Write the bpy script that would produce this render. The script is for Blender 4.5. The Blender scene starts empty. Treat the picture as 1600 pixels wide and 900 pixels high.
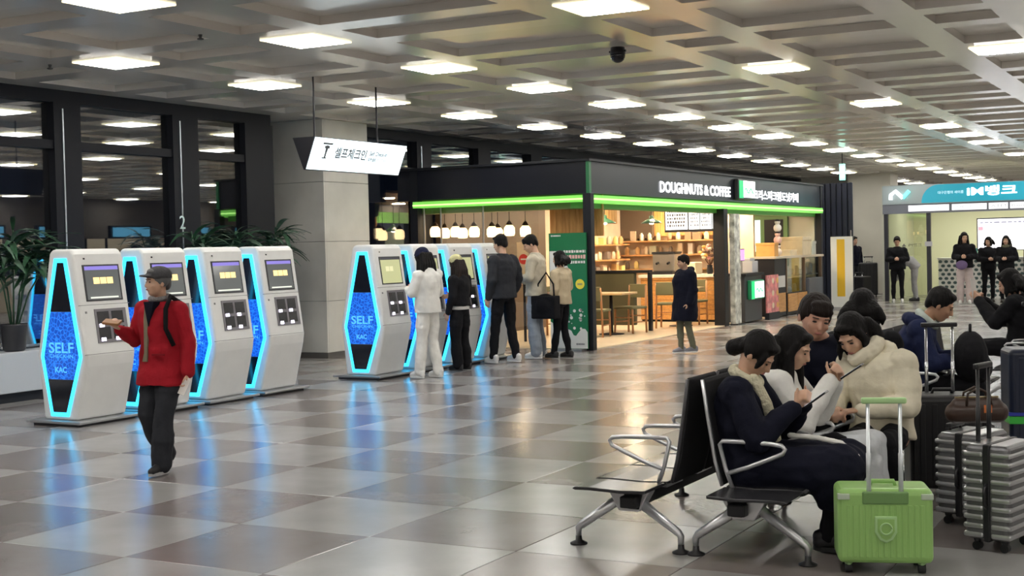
import bpy, bmesh, math, random
from mathutils import Matrix, Vector, Euler
import numpy as np
random.seed(7)
S = bpy.context.scene
COL = S.collection
# ------------------------------------------------------------------ camera
FPX, YAW, PITCH, ROLL, EYE = 2100.6, .497907, -.0290863, -.022569, 1.55
CF = Vector((-math.sin(YAW)*math.cos(PITCH), math.cos(YAW)*math.cos(PITCH), math.sin(PITCH)))
_r0 = Vector((math.cos(YAW), math.sin(YAW), 0)); _u0 = _r0.cross(CF)
CR = _r0*math.cos(ROLL)+_u0*math.sin(ROLL); CU = -_r0*math.sin(ROLL)+_u0*math.cos(ROLL)
cam = bpy.data.cameras.new('camera'); cam.sensor_width = 36; cam.lens = 36*FPX/1600; cam.clip_end = 200
camo = bpy.data.objects.new('camera', cam); COL.objects.link(camo)
camo.matrix_world = Matrix(((CR.x, CU.x, -CF.x, 0), (CR.y, CU.y, -CF.y, 0), (CR.z, CU.z, -CF.z, EYE), (0, 0, 0, 1)))
S.camera = camo
# ------------------------------------------------------------------ world (night outside) and exposure
w = bpy.data.worlds.new('night'); S.world = w; w.use_nodes = True
w.node_tree.nodes['Background'].inputs[0].default_value = (.012, .016, .028, 1)
w.node_tree.nodes['Background'].inputs[1].default_value = .5
S.view_settings.view_transform = 'Standard'; S.view_settings.look = 'None'
S.view_settings.gamma = 1; S.view_settings.use_curve_mapping = False
S.view_settings.exposure = 0.76
S.cycles.use_denoising = True
S.cycles.max_bounces = 8; S.cycles.diffuse_bounces = 4; S.cycles.glossy_bounces = 4; S.cycles.transparent_max_bounces = 12
S.cycles.sample_clamp_indirect = 6
LAMP = 19.0          # strength of the ceiling panel lights
CEIL = 3.52

def ray(px, py): return CF + CR*((px-800)/FPX) + CU*((450-py)/FPX)
def on(px, py, ax, val):
    d = ray(px, py); o = (0, 0, EYE); t = (val-o[ax])/d[ax]
    return Vector((d.x*t, d.y*t, EYE+d.z*t))

# ------------------------------------------------------------------ materials
MATS = {}
def mat(name, col, rough=.5, metal=0., emit=None, es=0., bump=0., bscale=40., var=0., vscale=6., spec=None, alpha=None, sss=0., coat=0., stretch=None):
    if name in MATS: return MATS[name]
    m = bpy.data.materials.new(name); m.use_nodes = True; MATS[name] = m
    nt = m.node_tree; b = nt.nodes['Principled BSDF']
    c = (*col, 1) if len(col) == 3 else col
    b.inputs['Base Color'].default_value = c; b.inputs['Roughness'].default_value = rough; b.inputs['Metallic'].default_value = metal
    if spec is not None: b.inputs['Specular IOR Level'].default_value = spec
    if sss: b.inputs['Subsurface Weight'].default_value = sss; b.inputs['Subsurface Radius'].default_value = (.02, .008, .004)
    if coat: b.inputs['Coat Weight'].default_value = coat; b.inputs['Coat Roughness'].default_value = .08
    if emit: b.inputs['Emission Color'].default_value = (*emit, 1); b.inputs['Emission Strength'].default_value = es
    if alpha is not None: b.inputs['Alpha'].default_value = alpha
    if bump or var:
        tc = nt.nodes.new('ShaderNodeTexCoord'); vec = tc.outputs['Object']
        if stretch:
            mp = nt.nodes.new('ShaderNodeMapping'); mp.inputs['Scale'].default_value = stretch; nt.links.new(vec, mp.inputs[0]); vec = mp.outputs[0]
    if bump:
        n = nt.nodes.new('ShaderNodeTexNoise'); n.inputs['Scale'].default_value = bscale; n.inputs['Detail'].default_value = 4
        nt.links.new(vec, n.inputs['Vector']); bp = nt.nodes.new('ShaderNodeBump'); bp.inputs['Strength'].default_value = bump; bp.inputs['Distance'].default_value = .02
        nt.links.new(n.outputs['Fac'], bp.inputs['Height']); nt.links.new(bp.outputs[0], b.inputs['Normal'])
    if var:
        n = nt.nodes.new('ShaderNodeTexNoise'); n.inputs['Scale'].default_value = vscale; n.inputs['Detail'].default_value = 6
        nt.links.new(vec, n.inputs['Vector']); r = nt.nodes.new('ShaderNodeValToRGB')
        r.color_ramp.elements[0].position = .3; r.color_ramp.elements[1].position = .7
        r.color_ramp.elements[0].color = tuple(max(0, x*(1-var)) for x in c[:3])+(1,); r.color_ramp.elements[1].color = tuple(min(1, x*(1+var)) for x in c[:3])+(1,)
        nt.links.new(n.outputs['Fac'], r.inputs[0]); nt.links.new(r.outputs[0], b.inputs['Base Color'])
    return m
def glow(name, col, st): return mat(name, tuple(x*.6 for x in col), .4, 0, col, st)
def glass(name, tint=(1, 1, 1), lo=.06, hi=.7, rough=.01):
    if name in MATS: return MATS[name]
    m = bpy.data.materials.new(name); m.use_nodes = True; MATS[name] = m; nt = m.node_tree
    for n in list(nt.nodes):
        if n.type == 'BSDF_PRINCIPLED': nt.nodes.remove(n)
    t = nt.nodes.new('ShaderNodeBsdfTransparent'); t.inputs[0].default_value = (*tint, 1)
    g = nt.nodes.new('ShaderNodeBsdfGlossy'); g.inputs['Roughness'].default_value = rough
    f = nt.nodes.new('ShaderNodeFresnel'); f.inputs[0].default_value = 1.5
    mr = nt.nodes.new('ShaderNodeMapRange'); mr.inputs[3].default_value = lo; mr.inputs[4].default_value = hi
    nt.links.new(f.outputs[0], mr.inputs[0])
    mx = nt.nodes.new('ShaderNodeMixShader'); nt.links.new(mr.outputs[0], mx.inputs[0]); nt.links.new(t.outputs[0], mx.inputs[1]); nt.links.new(g.outputs[0], mx.inputs[2])
    nt.links.new(mx.outputs[0], nt.nodes['Material Output'].inputs[0]); return m
def wood(name, c1, c2, rough=.45, scale=(1, 1, 1)):
    if name in MATS: return MATS[name]
    m = mat(name, c1, rough); nt = m.node_tree; b = nt.nodes['Principled BSDF']
    tc = nt.nodes.new('ShaderNodeTexCoord'); mp = nt.nodes.new('ShaderNodeMapping'); mp.inputs['Scale'].default_value = scale
    n = nt.nodes.new('ShaderNodeTexNoise'); n.inputs['Scale'].default_value = 8; n.inputs['Detail'].default_value = 6
    r = nt.nodes.new('ShaderNodeValToRGB'); r.color_ramp.elements[0].color = (*c1, 1); r.color_ramp.elements[1].color = (*c2, 1)
    r.color_ramp.elements[0].position = .35; r.color_ramp.elements[1].position = .65
    oi = nt.nodes.new('ShaderNodeObjectInfo'); ad = nt.nodes.new('ShaderNodeVectorMath'); ad.operation = 'ADD'
    nt.links.new(tc.outputs['Object'], ad.inputs[0]); nt.links.new(oi.outputs['Random'], ad.inputs[1])
    nt.links.new(ad.outputs[0], mp.inputs[0]); nt.links.new(mp.outputs[0], n.inputs['Vector']); nt.links.new(n.outputs['Fac'], r.inputs[0]); nt.links.new(r.outputs[0], b.inputs['Base Color'])
    return m
def tile_mat(name, col, col2):
    m = mat(name, col, .25); nt = m.node_tree; b = nt.nodes['Principled BSDF']
    tc = nt.nodes.new('ShaderNodeTexCoord'); oi = nt.nodes.new('ShaderNodeObjectInfo')
    n = nt.nodes.new('ShaderNodeTexNoise'); n.inputs['Scale'].default_value = 2.2; n.inputs['Detail'].default_value = 7
    geo = nt.nodes.new('ShaderNodeNewGeometry'); nt.links.new(geo.outputs['Position'], n.inputs['Vector'])
    r = nt.nodes.new('ShaderNodeValToRGB'); r.color_ramp.elements[0].color = (*col, 1); r.color_ramp.elements[1].color = (*col2, 1)
    r.color_ramp.elements[0].position = .3; r.color_ramp.elements[1].position = .7
    nt.links.new(n.outputs['Fac'], r.inputs[0])
    hs = nt.nodes.new('ShaderNodeHueSaturation'); mr = nt.nodes.new('ShaderNodeMapRange'); mr.inputs[3].default_value = .93; mr.inputs[4].default_value = 1.06
    nt.links.new(oi.outputs['Random'], mr.inputs[0]); nt.links.new(mr.outputs[0], hs.inputs['Value']); nt.links.new(r.outputs[0], hs.inputs['Color']); nt.links.new(hs.outputs[0], b.inputs['Base Color'])
    # fine dimpled relief of the stone
    mp = nt.nodes.new('ShaderNodeMapping'); mp.inputs['Rotation'].default_value = (0, 0, .6); nt.links.new(geo.outputs['Position'], mp.inputs[0])
    wv = nt.nodes.new('ShaderNodeTexWave'); wv.inputs['Scale'].default_value = 14; wv.inputs['Distortion'].default_value = .6; nt.links.new(mp.outputs[0], wv.inputs['Vector'])
    n2 = nt.nodes.new('ShaderNodeTexNoise'); n2.inputs['Scale'].default_value = 70; nt.links.new(geo.outputs['Position'], n2.inputs['Vector'])
    ma = nt.nodes.new('ShaderNodeMath'); ma.operation = 'MULTIPLY'; nt.links.new(wv.outputs['Fac'], ma.inputs[0]); nt.links.new(n2.outputs['Fac'], ma.inputs[1])
    bp = nt.nodes.new('ShaderNodeBump'); bp.inputs['Strength'].default_value = .05; bp.inputs['Distance'].default_value = .002
    nt.links.new(ma.outputs[0], bp.inputs['Height']); nt.links.new(bp.outputs[0], b.inputs['Normal'])
    rr = nt.nodes.new('ShaderNodeMapRange'); rr.inputs[3].default_value = .17; rr.inputs[4].default_value = .27
    nt.links.new(n.outputs['Fac'], rr.inputs[0]); nt.links.new(rr.outputs[0], b.inputs['Roughness'])
    b.inputs['Specular IOR Level'].default_value = .6
    return m

# ------------------------------------------------------------------ mesh helpers
class MB:
    def __init__(s): s.v = []; s.f = []
    def add(s, v, f):
        o = len(s.v); s.v += [tuple(p) for p in v]; s.f += [tuple(i+o for i in q) for q in f]; return s
    def box(s, x0, x1, y0, y1, z0, z1, m=None):
        v = [Vector((x, y, z)) for z in (z0, z1) for y in (y0, y1) for x in (x0, x1)]
        if m is not None: v = [m @ p for p in v]
        return s.add(v, [(0, 2, 3, 1), (4, 5, 7, 6), (0, 1, 5, 4), (2, 6, 7, 3), (0, 4, 6, 2), (1, 3, 7, 5)])
    def prism(s, poly, axis, a, b):
        n = len(poly)
        def P(q, t):
            return {0: (t, q[0], q[1]), 1: (q[0], t, q[1]), 2: (q[0], q[1], t)}[axis]
        v = [P(q, a) for q in poly]+[P(q, b) for q in poly]
        return s.add(v, [tuple(range(n-1, -1, -1)), tuple(range(n, 2*n))]+[(i, (i+1) % n, n+(i+1) % n, n+i) for i in range(n)])
    def rings(s, rs, cap=True):
        n = len(rs[0]); v = [p for r in rs for p in r]; f = []
        for k in range(len(rs)-1):
            for i in range(n): f.append((k*n+i, k*n+(i+1) % n, (k+1)*n+(i+1) % n, (k+1)*n+i))
        if cap: f += [tuple(range(n-1, -1, -1)), tuple(range((len(rs)-1)*n, len(rs)*n))]
        return s.add(v, f)
    def tube(s, pts, r, n=8):
        pts = [Vector(p) for p in pts]; rs = []
        for i, p in enumerate(pts):
            t = (pts[min(i+1, len(pts)-1)]-pts[max(i-1, 0)]).normalized()
            a = t.orthogonal().normalized() if i == 0 else (a-t*a.dot(t)).normalized()
            b = t.cross(a); rad = r[i] if isinstance(r, (list, tuple)) else r
            rs.append([p+(a*math.cos(2*math.pi*k/n)+b*math.sin(2*math.pi*k/n))*rad for k in range(n)])
        return s.rings(rs)
    def cap(s, p0, r0, p1, r1, n=10):
        p0, p1 = Vector(p0), Vector(p1); t = p1-p0
        if t.length < 1e-5: t = Vector((0, 0, 1e-3))
        t.normalize(); a = t.orthogonal().normalized(); b = t.cross(a); rs = []
        for c, rad, angs in ((p0, r0, (-80, -50, -20)), (p1, r1, (20, 50, 80))):
            for g in angs:
                g = math.radians(g)
                rs.append([c+t*(rad*math.sin(g))+(a*math.cos(2*math.pi*k/n)+b*math.sin(2*math.pi*k/n))*(rad*math.cos(g)) for k in range(n)])
        return s.rings(rs)
    def chain(s, pts, rs, n=10):
        for i in range(len(pts)-1): s.cap(pts[i], rs[i], pts[i+1], rs[i+1], n)
        return s
    def ell(s, c, r, m=None, nu=16, nv=10):
        c = Vector(c); rs = []
        for j in range(nv+1):
            th = -math.pi/2+math.pi*(j+.02 if j == 0 else (j-.02 if j == nv else j))/nv
            ring = []
            for i in range(nu):
                ph = 2*math.pi*i/nu
                p = c+Vector((r[0]*math.cos(th)*math.cos(ph), r[1]*math.cos(th)*math.sin(ph), r[2]*math.sin(th)))
                ring.append(m @ p if m is not None else p)
            rs.append(ring)
        return s.rings(rs)
    def lathe(s, prof, c=(0, 0, 0), n=16):
        return s.rings([[(c[0]+r*math.cos(2*math.pi*k/n), c[1]+r*math.sin(2*math.pi*k/n), c[2]+z) for k in range(n)] for r, z in prof])
    def mesh(s, name):
        me = bpy.data.meshes.new(name); me.from_pydata(s.v, [], s.f); me.update(); return me
    def build(s, name, m, parent=None, smooth=False, bevel=0, seg=2, fix=True):
        me = s.mesh(name)
        if fix:
            bm = bmesh.new(); bm.from_mesh(me); bmesh.ops.recalc_face_normals(bm, faces=bm.faces); bm.to_mesh(me); bm.free()
        return obj(name, me, m, parent, smooth, bevel, seg)
def obj(name, me, m, parent=None, smooth=False, bevel=0, seg=2):
    o = bpy.data.objects.new(name, me); COL.objects.link(o)
    if m and not me.materials: me.materials.append(m)
    if smooth: me.polygons.foreach_set('use_smooth', [True]*len(me.polygons))
    if bevel:
        b = o.modifiers.new('edge', 'BEVEL'); b.width = bevel; b.segments = seg; b.limit_method = 'ANGLE'; b.angle_limit = math.radians(40)
    if parent: o.parent = parent
    return o
FOLDS = {}
def folds(o, size, amt):
    if size not in FOLDS:
        t = bpy.data.textures.new('cloth_folds', 'CLOUDS'); t.noise_scale = size; t.noise_depth = 1; FOLDS[size] = t
    d = o.modifiers.new('folds', 'DISPLACE'); d.texture = FOLDS[size]; d.texture_coords = 'LOCAL'; d.strength = amt; d.mid_level = .5
    return o
def soft(mb, name, m, parent, voxel=.01, it=4):
    o = mb.build(name, m, parent, fix=True)
    r = o.modifiers.new('union', 'REMESH'); r.mode = 'VOXEL'; r.voxel_size = voxel; r.use_smooth_shade = True
    if it: sm = o.modifiers.new('soften', 'SMOOTH'); sm.factor = .5; sm.iterations = it
    return o
def tag(o, label=None, cat=None, group=None, kind=None):
    for k, v in (('label', label), ('category', cat), ('group', group), ('kind', kind)):
        if v: o[k] = v
    return o
def thing(name, label, cat, loc=(0, 0, 0), rz=0, group=None):
    o = bpy.data.objects.new(name, None); COL.objects.link(o); o.location = loc; o.rotation_euler = (0, 0, rz); o.empty_display_size = .1
    return tag(o, label, cat, group)
def struct(o): o['kind'] = 'structure'; return o
def copy_tree(o, parent=None):
    c = o.copy(); COL.objects.link(c); c.parent = parent
    for ch in list(o.children): copy_tree(ch, c)
    return c
def B(name, x0, x1, y0, y1, z0, z1, m, parent=None, bevel=0): return MB().box(x0, x1, y0, y1, z0, z1).build(name, m, parent, bevel=bevel)
def text(name, s, m, parent, origin, right, up, width=None, height=.2, depth=.004, bold=0):
    cu = bpy.data.curves.new('lettering', 'FONT'); cu.body = s; cu.size = 1; cu.extrude = 0; cu.offset = bold; cu.align_x = 'CENTER'; cu.resolution_u = 3
    t = bpy.data.objects.new('lettering_source', cu); COL.objects.link(t)
    bpy.context.view_layer.update()
    me = bpy.data.meshes.new_from_object(t.evaluated_get(bpy.context.evaluated_depsgraph_get()))
    bpy.data.objects.remove(t); me.materials.clear()
    xs = [v.co.x for v in me.vertices] or [0, 1]; ys = [v.co.y for v in me.vertices] or [0, 1]
    cx, cy = (min(xs)+max(xs))/2, (min(ys)+max(ys))/2; hh = max(ys)-min(ys) or 1; ww = max(xs)-min(xs) or 1
    sy = height/hh; sx = width/ww if width else sy
    right = Vector(right).normalized(); up = Vector(up).normalized(); nn = right.cross(up)
    for v in me.vertices: v.co = Vector(origin)+right*((v.co.x-cx)*sx)+up*((v.co.y-cy)*sy)+nn*depth
    return obj(name, me, m, parent)
def bars(name, m, parent, origin, right, up, w_, h_, depth=.004, seed=1, rows=1):
    """print too small to read: broken rows of word-like marks"""
    rnd = random.Random(seed); mb = MB(); right = Vector(right).normalized(); up = Vector(up).normalized(); nn = right.cross(up)
    for r in range(rows):
        y = (rows/2-r-.5)*h_/rows; x = -w_/2
        while x < w_/2-.01*w_:
            l = w_*rnd.uniform(.05, .13); l = min(l, w_/2-x); hh = h_/rows*rnd.uniform(.55, .72)
            p = [Vector(origin)+right*a+up*(y+b)+nn*depth for a, b in ((x, -hh/2), (x+l, -hh/2), (x+l, hh/2), (x, hh/2))]
            mb.add(p, [(0, 1, 2, 3)]); x += l+w_*.03
    return mb.build(name, m, parent, fix=False)
# ================================================================== STRUCTURE
XR, YB, YF, XW, XE = 9.5, -9.0, 54.0, -12.15, -13.3
# ---- floor: separate square stone tiles on a bed
T_S, T_X, T_Y = .908, -5.099, 5.111
floor = struct(B('floor', XE, XR, YB, YF, -.2, -.02, mat('floor_bed', (.2, .19, .18), .6)))
tl = tile_mat('tile_light', (.295, .288, .283), (.345, .338, .33)); td = tile_mat('tile_dark', (.168, .144, .138), (.21, .185, .177))
def tile_geo(mb, x, y, g=.0015, c=.003):
    h = T_S/2-g; k = h-c
    v = [(x+a*h, y+b*h, -.02) for a, b in ((-1, -1), (1, -1), (1, 1), (-1, 1))]+[(x+a*h, y+b*h, -c*.6) for a, b in ((-1, -1), (1, -1), (1, 1), (-1, 1))]+[(x+a*k, y+b*k, 0) for a, b in ((-1, -1), (1, -1), (1, 1), (-1, 1))]
    mb.add(v, [(8, 9, 10, 11)]+[(i, (i+1) % 4, 4+(i+1) % 4, 4+i) for i in range(4)]+[(4+i, 4+(i+1) % 4, 8+(i+1) % 4, 8+i) for i in range(4)])
tile_me = []
for m_ in (tl, td):
    mb = MB(); tile_geo(mb, 0, 0); me = mb.mesh('floor_tile'); me.materials.append(m_); tile_me.append(me)
def seen(x, y, z, mg=60):
    q = Vector((x, y, z-EYE)); d = q.dot(CF)
    if d < 1: return None
    px, py = 800+FPX*q.dot(CR)/d, 450-FPX*q.dot(CU)/d
    return d if -mg < px < 1600+mg and -mg < py < 900+mg else None
tiles = []
for i in range(-16, 54):
    for j in range(-17, 10):
        x = T_X-(j+.5)*T_S; y = T_Y+(i+.5)*T_S
        if x < XE or x > XR or y < YB or y > YF: continue
        x = T_X-(j+.5)*T_S
        d = min([q for q in (seen(x+a, y+b, 0) for a in (-.45, 0, .45) for b in (-.45, 0, .45)) if q] or [999])
        tiles.append((d, x, y, (i+j) % 2))
tiles.sort()
rest = [MB(), MB()]
for n, (d, x, y, par) in enumerate(tiles):
    if n < 290 and d < 900:
        o = bpy.data.objects.new('floor_tile', tile_me[par]); COL.objects.link(o); o.location = (x, y, 0); o.parent = floor
    else: tile_geo(rest[par], x, y)
for mb, m_ in zip(rest, (tl, td)): mb.build('floor_tiles_beyond', m_, floor, fix=False)['kind'] = 'stuff'
# ---- ceiling: a tartan of beams with sunk metal panels
def panel_mat(name, col, rough):
    m = mat(name, col, rough, .5); nt = m.node_tree; b = nt.nodes['Principled BSDF']
    geo = nt.nodes.new('ShaderNodeNewGeometry'); n = nt.nodes.new('ShaderNodeTexNoise'); n.inputs['Scale'].default_value = 1.1; n.inputs['Detail'].default_value = 4
    nt.links.new(geo.outputs['Position'], n.inputs['Vector'])
    mr = nt.nodes.new('ShaderNodeMapRange'); mr.inputs[3].default_value = rough*.88; mr.inputs[4].default_value = rough*1.15
    nt.links.new(n.outputs['Fac'], mr.inputs[0]); nt.links.new(mr.outputs[0], b.inputs['Roughness'])
    bp = nt.nodes.new('ShaderNodeBump'); bp.inputs['Strength'].default_value = .10; bp.inputs['Distance'].default_value = .02
    nt.links.new(n.outputs['Fac'], bp.inputs['Height']); nt.links.new(bp.outputs[0], b.inputs['Normal'])
    return m
beam_m = panel_mat('ceiling_beam_metal', (.84, .81, .76), .22); coff_m = panel_mat('ceiling_panel_metal', (.78, .75, .70), .25)
LX = [-9.98, -7.6, -4.6, -2.17, .83, 3.2, 6.2, 8.6]; LY = [10.1+2.354*k for k in range(-8, 19)]
cols = [(-11.75, -10.62)]
for a, b in zip(LX, LX[1:]+[None]):
    cols.append((a-.28, a+.28))
    if b: cols.append((a+.6, b-.63))
rows = []
for a, b in zip(LY, LY[1:]+[None]):
    rows.append((a-.28, a+.28))
    if b: rows.append((a+.6, b-.6))
mb = MB(); D = .075
xs = [XE]+[q for c in cols for q in c]+[XR]
for k in range(0, len(xs), 2): mb.box(xs[k], xs[k+1], YB, YF, CEIL, CEIL+D)
ys = [YB]+[q for c in rows for q in c]+[YF]
for c in cols:
    for k in range(0, len(ys), 2): mb.box(c[0], c[1], ys[k], ys[k+1], CEIL, CEIL+D)
ceiling = struct(mb.build('ceiling', beam_m))
cof = []
for ci, c in enumerate(cols):
    for ri, r in enumerate(rows):
        x, y = (c[0]+c[1])/2, (r[0]+r[1])/2
        cof.append((seen(x, y, CEIL, 90) or 999, ci, ri, c, r))
cof.sort(); shared = {}; mrest = MB()
for n, (d, ci, ri, c, r) in enumerate(cof):
    w_, l_ = c[1]-c[0], r[1]-r[0]
    if n < 290 and d < 900:
        key = (round(w_, 2), round(l_, 2))
        if key not in shared:
            q = MB().box(-w_/2-.005, w_/2+.005, -l_/2-.005, l_/2+.005, 0, .03)
            me = q.mesh('coffer_panel'); me.materials.append(coff_m); shared[key] = me
        o = bpy.data.objects.new('coffer_panel', shared[key]); COL.objects.link(o); o.location = ((c[0]+c[1])/2, (r[0]+r[1])/2, CEIL+D); o.parent = ceiling
    else: mrest.box(c[0]-.005, c[1]+.005, r[0]-.005, r[1]+.005, CEIL+D, CEIL+D+.03)
mrest.build('coffer_panels_beyond', coff_m, ceiling, fix=False)['kind'] = 'stuff'
struct(B('roof_slab', XE-.2, XR+.2, YB-.2, YF+.2, CEIL+.2, CEIL+.35, mat('roof_dark', (.05, .05, .05), .9)))
# ---- ceiling panel lights
trim_m = mat('lamp_trim_cream', (.86, .80, .60), .4, 0, (1, .9, .6), .9)
diff_m = mat('lamp_diffuser', (1, 1, 1), .5, 0, (1, .965, .915), LAMP)
root = thing('ceiling_light', '-', 'light', group='square ceiling panel lights')
mb = MB()
for a in (0, 1, 2, 3):
    R = Matrix.Rotation(a*math.pi/2, 4, 'Z'); mb.box(-.30, .30, .245, .30, -.014, .0, R)
mb.build('trim', trim_m, root)
MB().box(-.25, .25, -.25, .25, -.022, -.002).build('diffuser', diff_m, root)
first = True
ORD = 'first second third fourth fifth sixth seventh eighth ninth tenth eleventh twelfth thirteenth fourteenth fifteenth sixteenth seventeenth eighteenth nineteenth twentieth'.split()
ROWN = {-9.98: 'row over the check-in kiosks', -7.6: 'row beside the kiosk row', -4.6: 'row over the middle aisle', -2.17: 'row over the waiting benches', .83: 'row past the benches', 3.2: 'row over the desk queue', 6.2: 'row before the check-in desks', 8.6: 'row over the check-in desks'}
for x in LX:
    n = 0
    for k, y in enumerate(LY):
        kk = k-8
        if y > 50 or (x < -7 and kk < -3): continue
        if x > -5 and kk % 2 != 0 and not (x == -4.6 and kk == 7): continue
        o = root if first else copy_tree(root); first = False
        o.location = (x, y, CEIL); o['label'] = f'glowing square ceiling light, {ORD[n]} along the {ROWN[x]}'; n += 1
# ---- outer walls
wall_m = mat('wall_plaster', (.55, .53, .49), .7, var=.06, vscale=1.5)
struct(B('wall_right', XR, XR+.2, YB, YF, 0, CEIL+.1, mat('wall_brown', (.10, .085, .07), .7, var=.06, vscale=1.5))); struct(B('wall_back', XW, XR, YB-.2, YB, 0, CEIL+.1, wall_m)); struct(B('wall_far', XW, XR, YF, YF+.2, 0, CEIL+.1, wall_m))
frame_m = mat('window_frame_dark', (.010, .011, .016), .55, 0, spec=.25)
steel_m = mat('window_bright_bead', (.5, .55, .6), .3, .9)
wl = struct(B('wall_left', XW-.15, XW+.02, YB, 15.2, 0, .5, frame_m))
B('wall_base', XW-.15, XW+.02, 17.2, YF, 0, .5, frame_m, wl)
B('header', XW-.15, XW+.05, YB, 15.2, 3.37, CEIL, frame_m, wl); B('header', XW-.15, XW+.05, 17.2, YF, 3.37, CEIL, frame_m, wl)
B('recess_wall', -13.1, -12.9, 15.0, 17.4, 0, CEIL, frame_m, wl); B('recess_side', -12.95, XW-.12, 15.05, 15.2, 0, CEIL, frame_m, wl)
pane_m = glass('night_glass', (.75, .8, .85), .24, .75, .012)
wins = [(-6.75, -5.1), (-4.71, -3.06), (-2.67, -1.02), (-.63, 1.02), (1.41, 3.06), (3.45, 5.1), (5.49, 7.14), (7.53, 9.16), (9.57, 11.2), (11.61, 13.17), (13.65, 14.6), (17.4, 19.0), (19.45, 21.05), (21.5, 23.1), (23.55, 25.15), (25.6, 27.2), (27.65, 29.25), (29.7, 31.3)]
prev = YB
for n, (a, b) in enumerate(wins+[(YF, YF)]):
    if prev == 14.6: B('mullion', XW-.12, XW+.08, prev, 15.2, .5, 3.37, frame_m, wl); prev = 17.2
    B('mullion', XW-.12, XW+.08, prev, a, .5, 3.37, frame_m, wl)
    if prev > 0 and a < 20: B('bead', XW+.08, XW+.09, prev+.12, prev+.14, .55, 3.3, steel_m, wl)
    prev = b
    if a == YF: break
    wd = thing(f'window_{n+1}', None, None); wd['kind'] = 'structure'
    B('transom', XW-.08, XW+.06, a, b, 2.83, 2.93, frame_m, wd)
    B('window_pane', XW-.03, XW-.02, a, b, .5, 2.83, pane_m, wd); B('window_pane', XW-.03, XW-.02, a, b, 2.93, 3.37, pane_m, wd)
led = struct(B('window_ledge', -12.07, -11.7, 2.0, 15.15, .11, .55, mat('ledge_white', (.62, .65, .68), .4), bevel=.01))
B('toe_kick', -12.05, -11.78, 2.0, 15.15, 0, .11, mat('toe_dark', (.03, .03, .035), .6), led)
text('gate_number', '2', mat('number_pale', (.75, .92, .92), .4), wl, (XW+.1, 13.28, 1.99), (0, 1, 0), (0, 0, 1), height=.17, depth=0)
# ---- stone-clad pillar
st_m = mat('pillar_stone', (.64, .615, .555), .45, var=.13, vscale=1.4, bump=.05, bscale=10)
pil = struct(B('pillar_stone_clad', -12.84, -11.86, 16.08, 17.17, 0, CEIL, mat('pillar_core', (.2, .19, .18), .8)))
zs = [.08, .84, 1.72, 2.6, CEIL]
for z0, z1 in zip(zs, zs[1:]):
    B('stone_slab', -12.87, -11.83, 16.05, 16.09, z0+.003, z1-.003, st_m, pil, .003)
    B('stone_slab', -11.87, -11.83, 16.092, 17.2, z0+.003, z1-.003, st_m, pil, .003)
B('pillar_base', -12.88, -11.82, 16.04, 17.21, 0, .08, mat('pillar_base_dark', (.12, .11, .1), .4), pil)
# far column beside the bank booth, end partition behind the cafe
fc = struct(B('column_far_beige', -10.3, -9.05, 40, 41, 0, CEIL, mat('far_column_stone', (.52, .50, .43), .5, var=.08, vscale=1.2)))
fl = struct(B('wall_partition_grey', -12.0, -10.3, 41.0, 41.2, 0, CEIL, mat('far_wall_grey', (.42, .42, .38), .6, var=.05)))
# little black sprinkler heads
sp_m = mat('sprinkler_black', (.02, .02, .02), .5)
for n, (px, py) in enumerate(((52, 9), (363, 71), (78, 101), (696, 31), (881, 84), (1340, 36), (581, 113), (313, 54))):
    p = on(px, py, 2, CEIL)
    o = MB().lathe([(.012, -.05), (.03, -.045), (.03, -.035), (.012, -.03), (.02, 0)], (0, 0, 0), 10).build('sprinkler_head', sp_m); o.location = (p.x, p.y, CEIL+(D if any(a < p.x < b for a, b in cols) and any(a < p.y < b for a, b in rows) else 0))
    tag(o, ['small black sprinkler head at the upper corner over the windows', 'small black sprinkler head beside the lamp over the second kiosk', 'small black sprinkler head nearest the dark window header', 'small black sprinkler head past the blue reflection on the ceiling', 'small black sprinkler head beside the camera dome', 'small black sprinkler head over the waiting benches', 'small black sprinkler head above the hanging sign rods', 'faint black sprinkler head above the third kiosk'][n], 'sprinkler', 'ceiling sprinklers')
# security camera dome
p = on(965, 74, 2, CEIL); r = thing('security_camera', 'black dome security camera hanging from the ceiling', 'camera', p)
MB().lathe([(.07, 0), (.075, -.05), (.08, -.07)], n=20).build('housing', mat('cam_black', (.012, .012, .015), .35), r, True)
MB().ell((0, 0, -.08), (.075, .075, .075)).build('dome', mat('cam_dome', (.006, .006, .01), .1), r, True)
MB().box(-.09, .09, -.012, .012, -.05, -.03).build('bracket', mat('cam_black', (.012, .012, .015), .35), r)
# ---- hanging self check-in light box (three-sided)
r = thing('hanging_sign', 'white backlit three-sided hanging sign with self check-in lettering', 'sign', (-9.1, 12.93, 2.475))
box_m = mat('sign_dark_metal', (.018, .018, .024), .4, .4)
MB().prism([(-.15, .36), (.15, .36), (.01, 0), (-.01, 0)], 1, -.93, .93).build('housing', box_m, r)
lit = mat('sign_lit_face', (.85, .93, .97), .4, 0, (.80, .94, 1), .85)
a, b = Vector((.152, 0, .355)), Vector((.014, 0, .01)); nn = Vector((.36, 0, -.14)).normalized()
MB().add([a+nn*.006+Vector((0, -.92, 0)), b+nn*.006+Vector((0, -.92, 0)), b+nn*.006+Vector((0, .92, 0)), a+nn*.006+Vector((0, .92, 0)), a+Vector((0, -.92, 0)), b+Vector((0, -.92, 0)), b+Vector((0, .92, 0)), a+Vector((0, .92, 0))], [(0, 1, 2, 3), (4, 7, 6, 5), (0, 3, 7, 4), (1, 5, 6, 2), (0, 4, 5, 1), (3, 2, 6, 7)]).build('lit_face', lit, r)
up = (a-b).normalized(); rt = Vector((0, 1, 0)); mid = (a+b)/2+nn*.006
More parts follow.
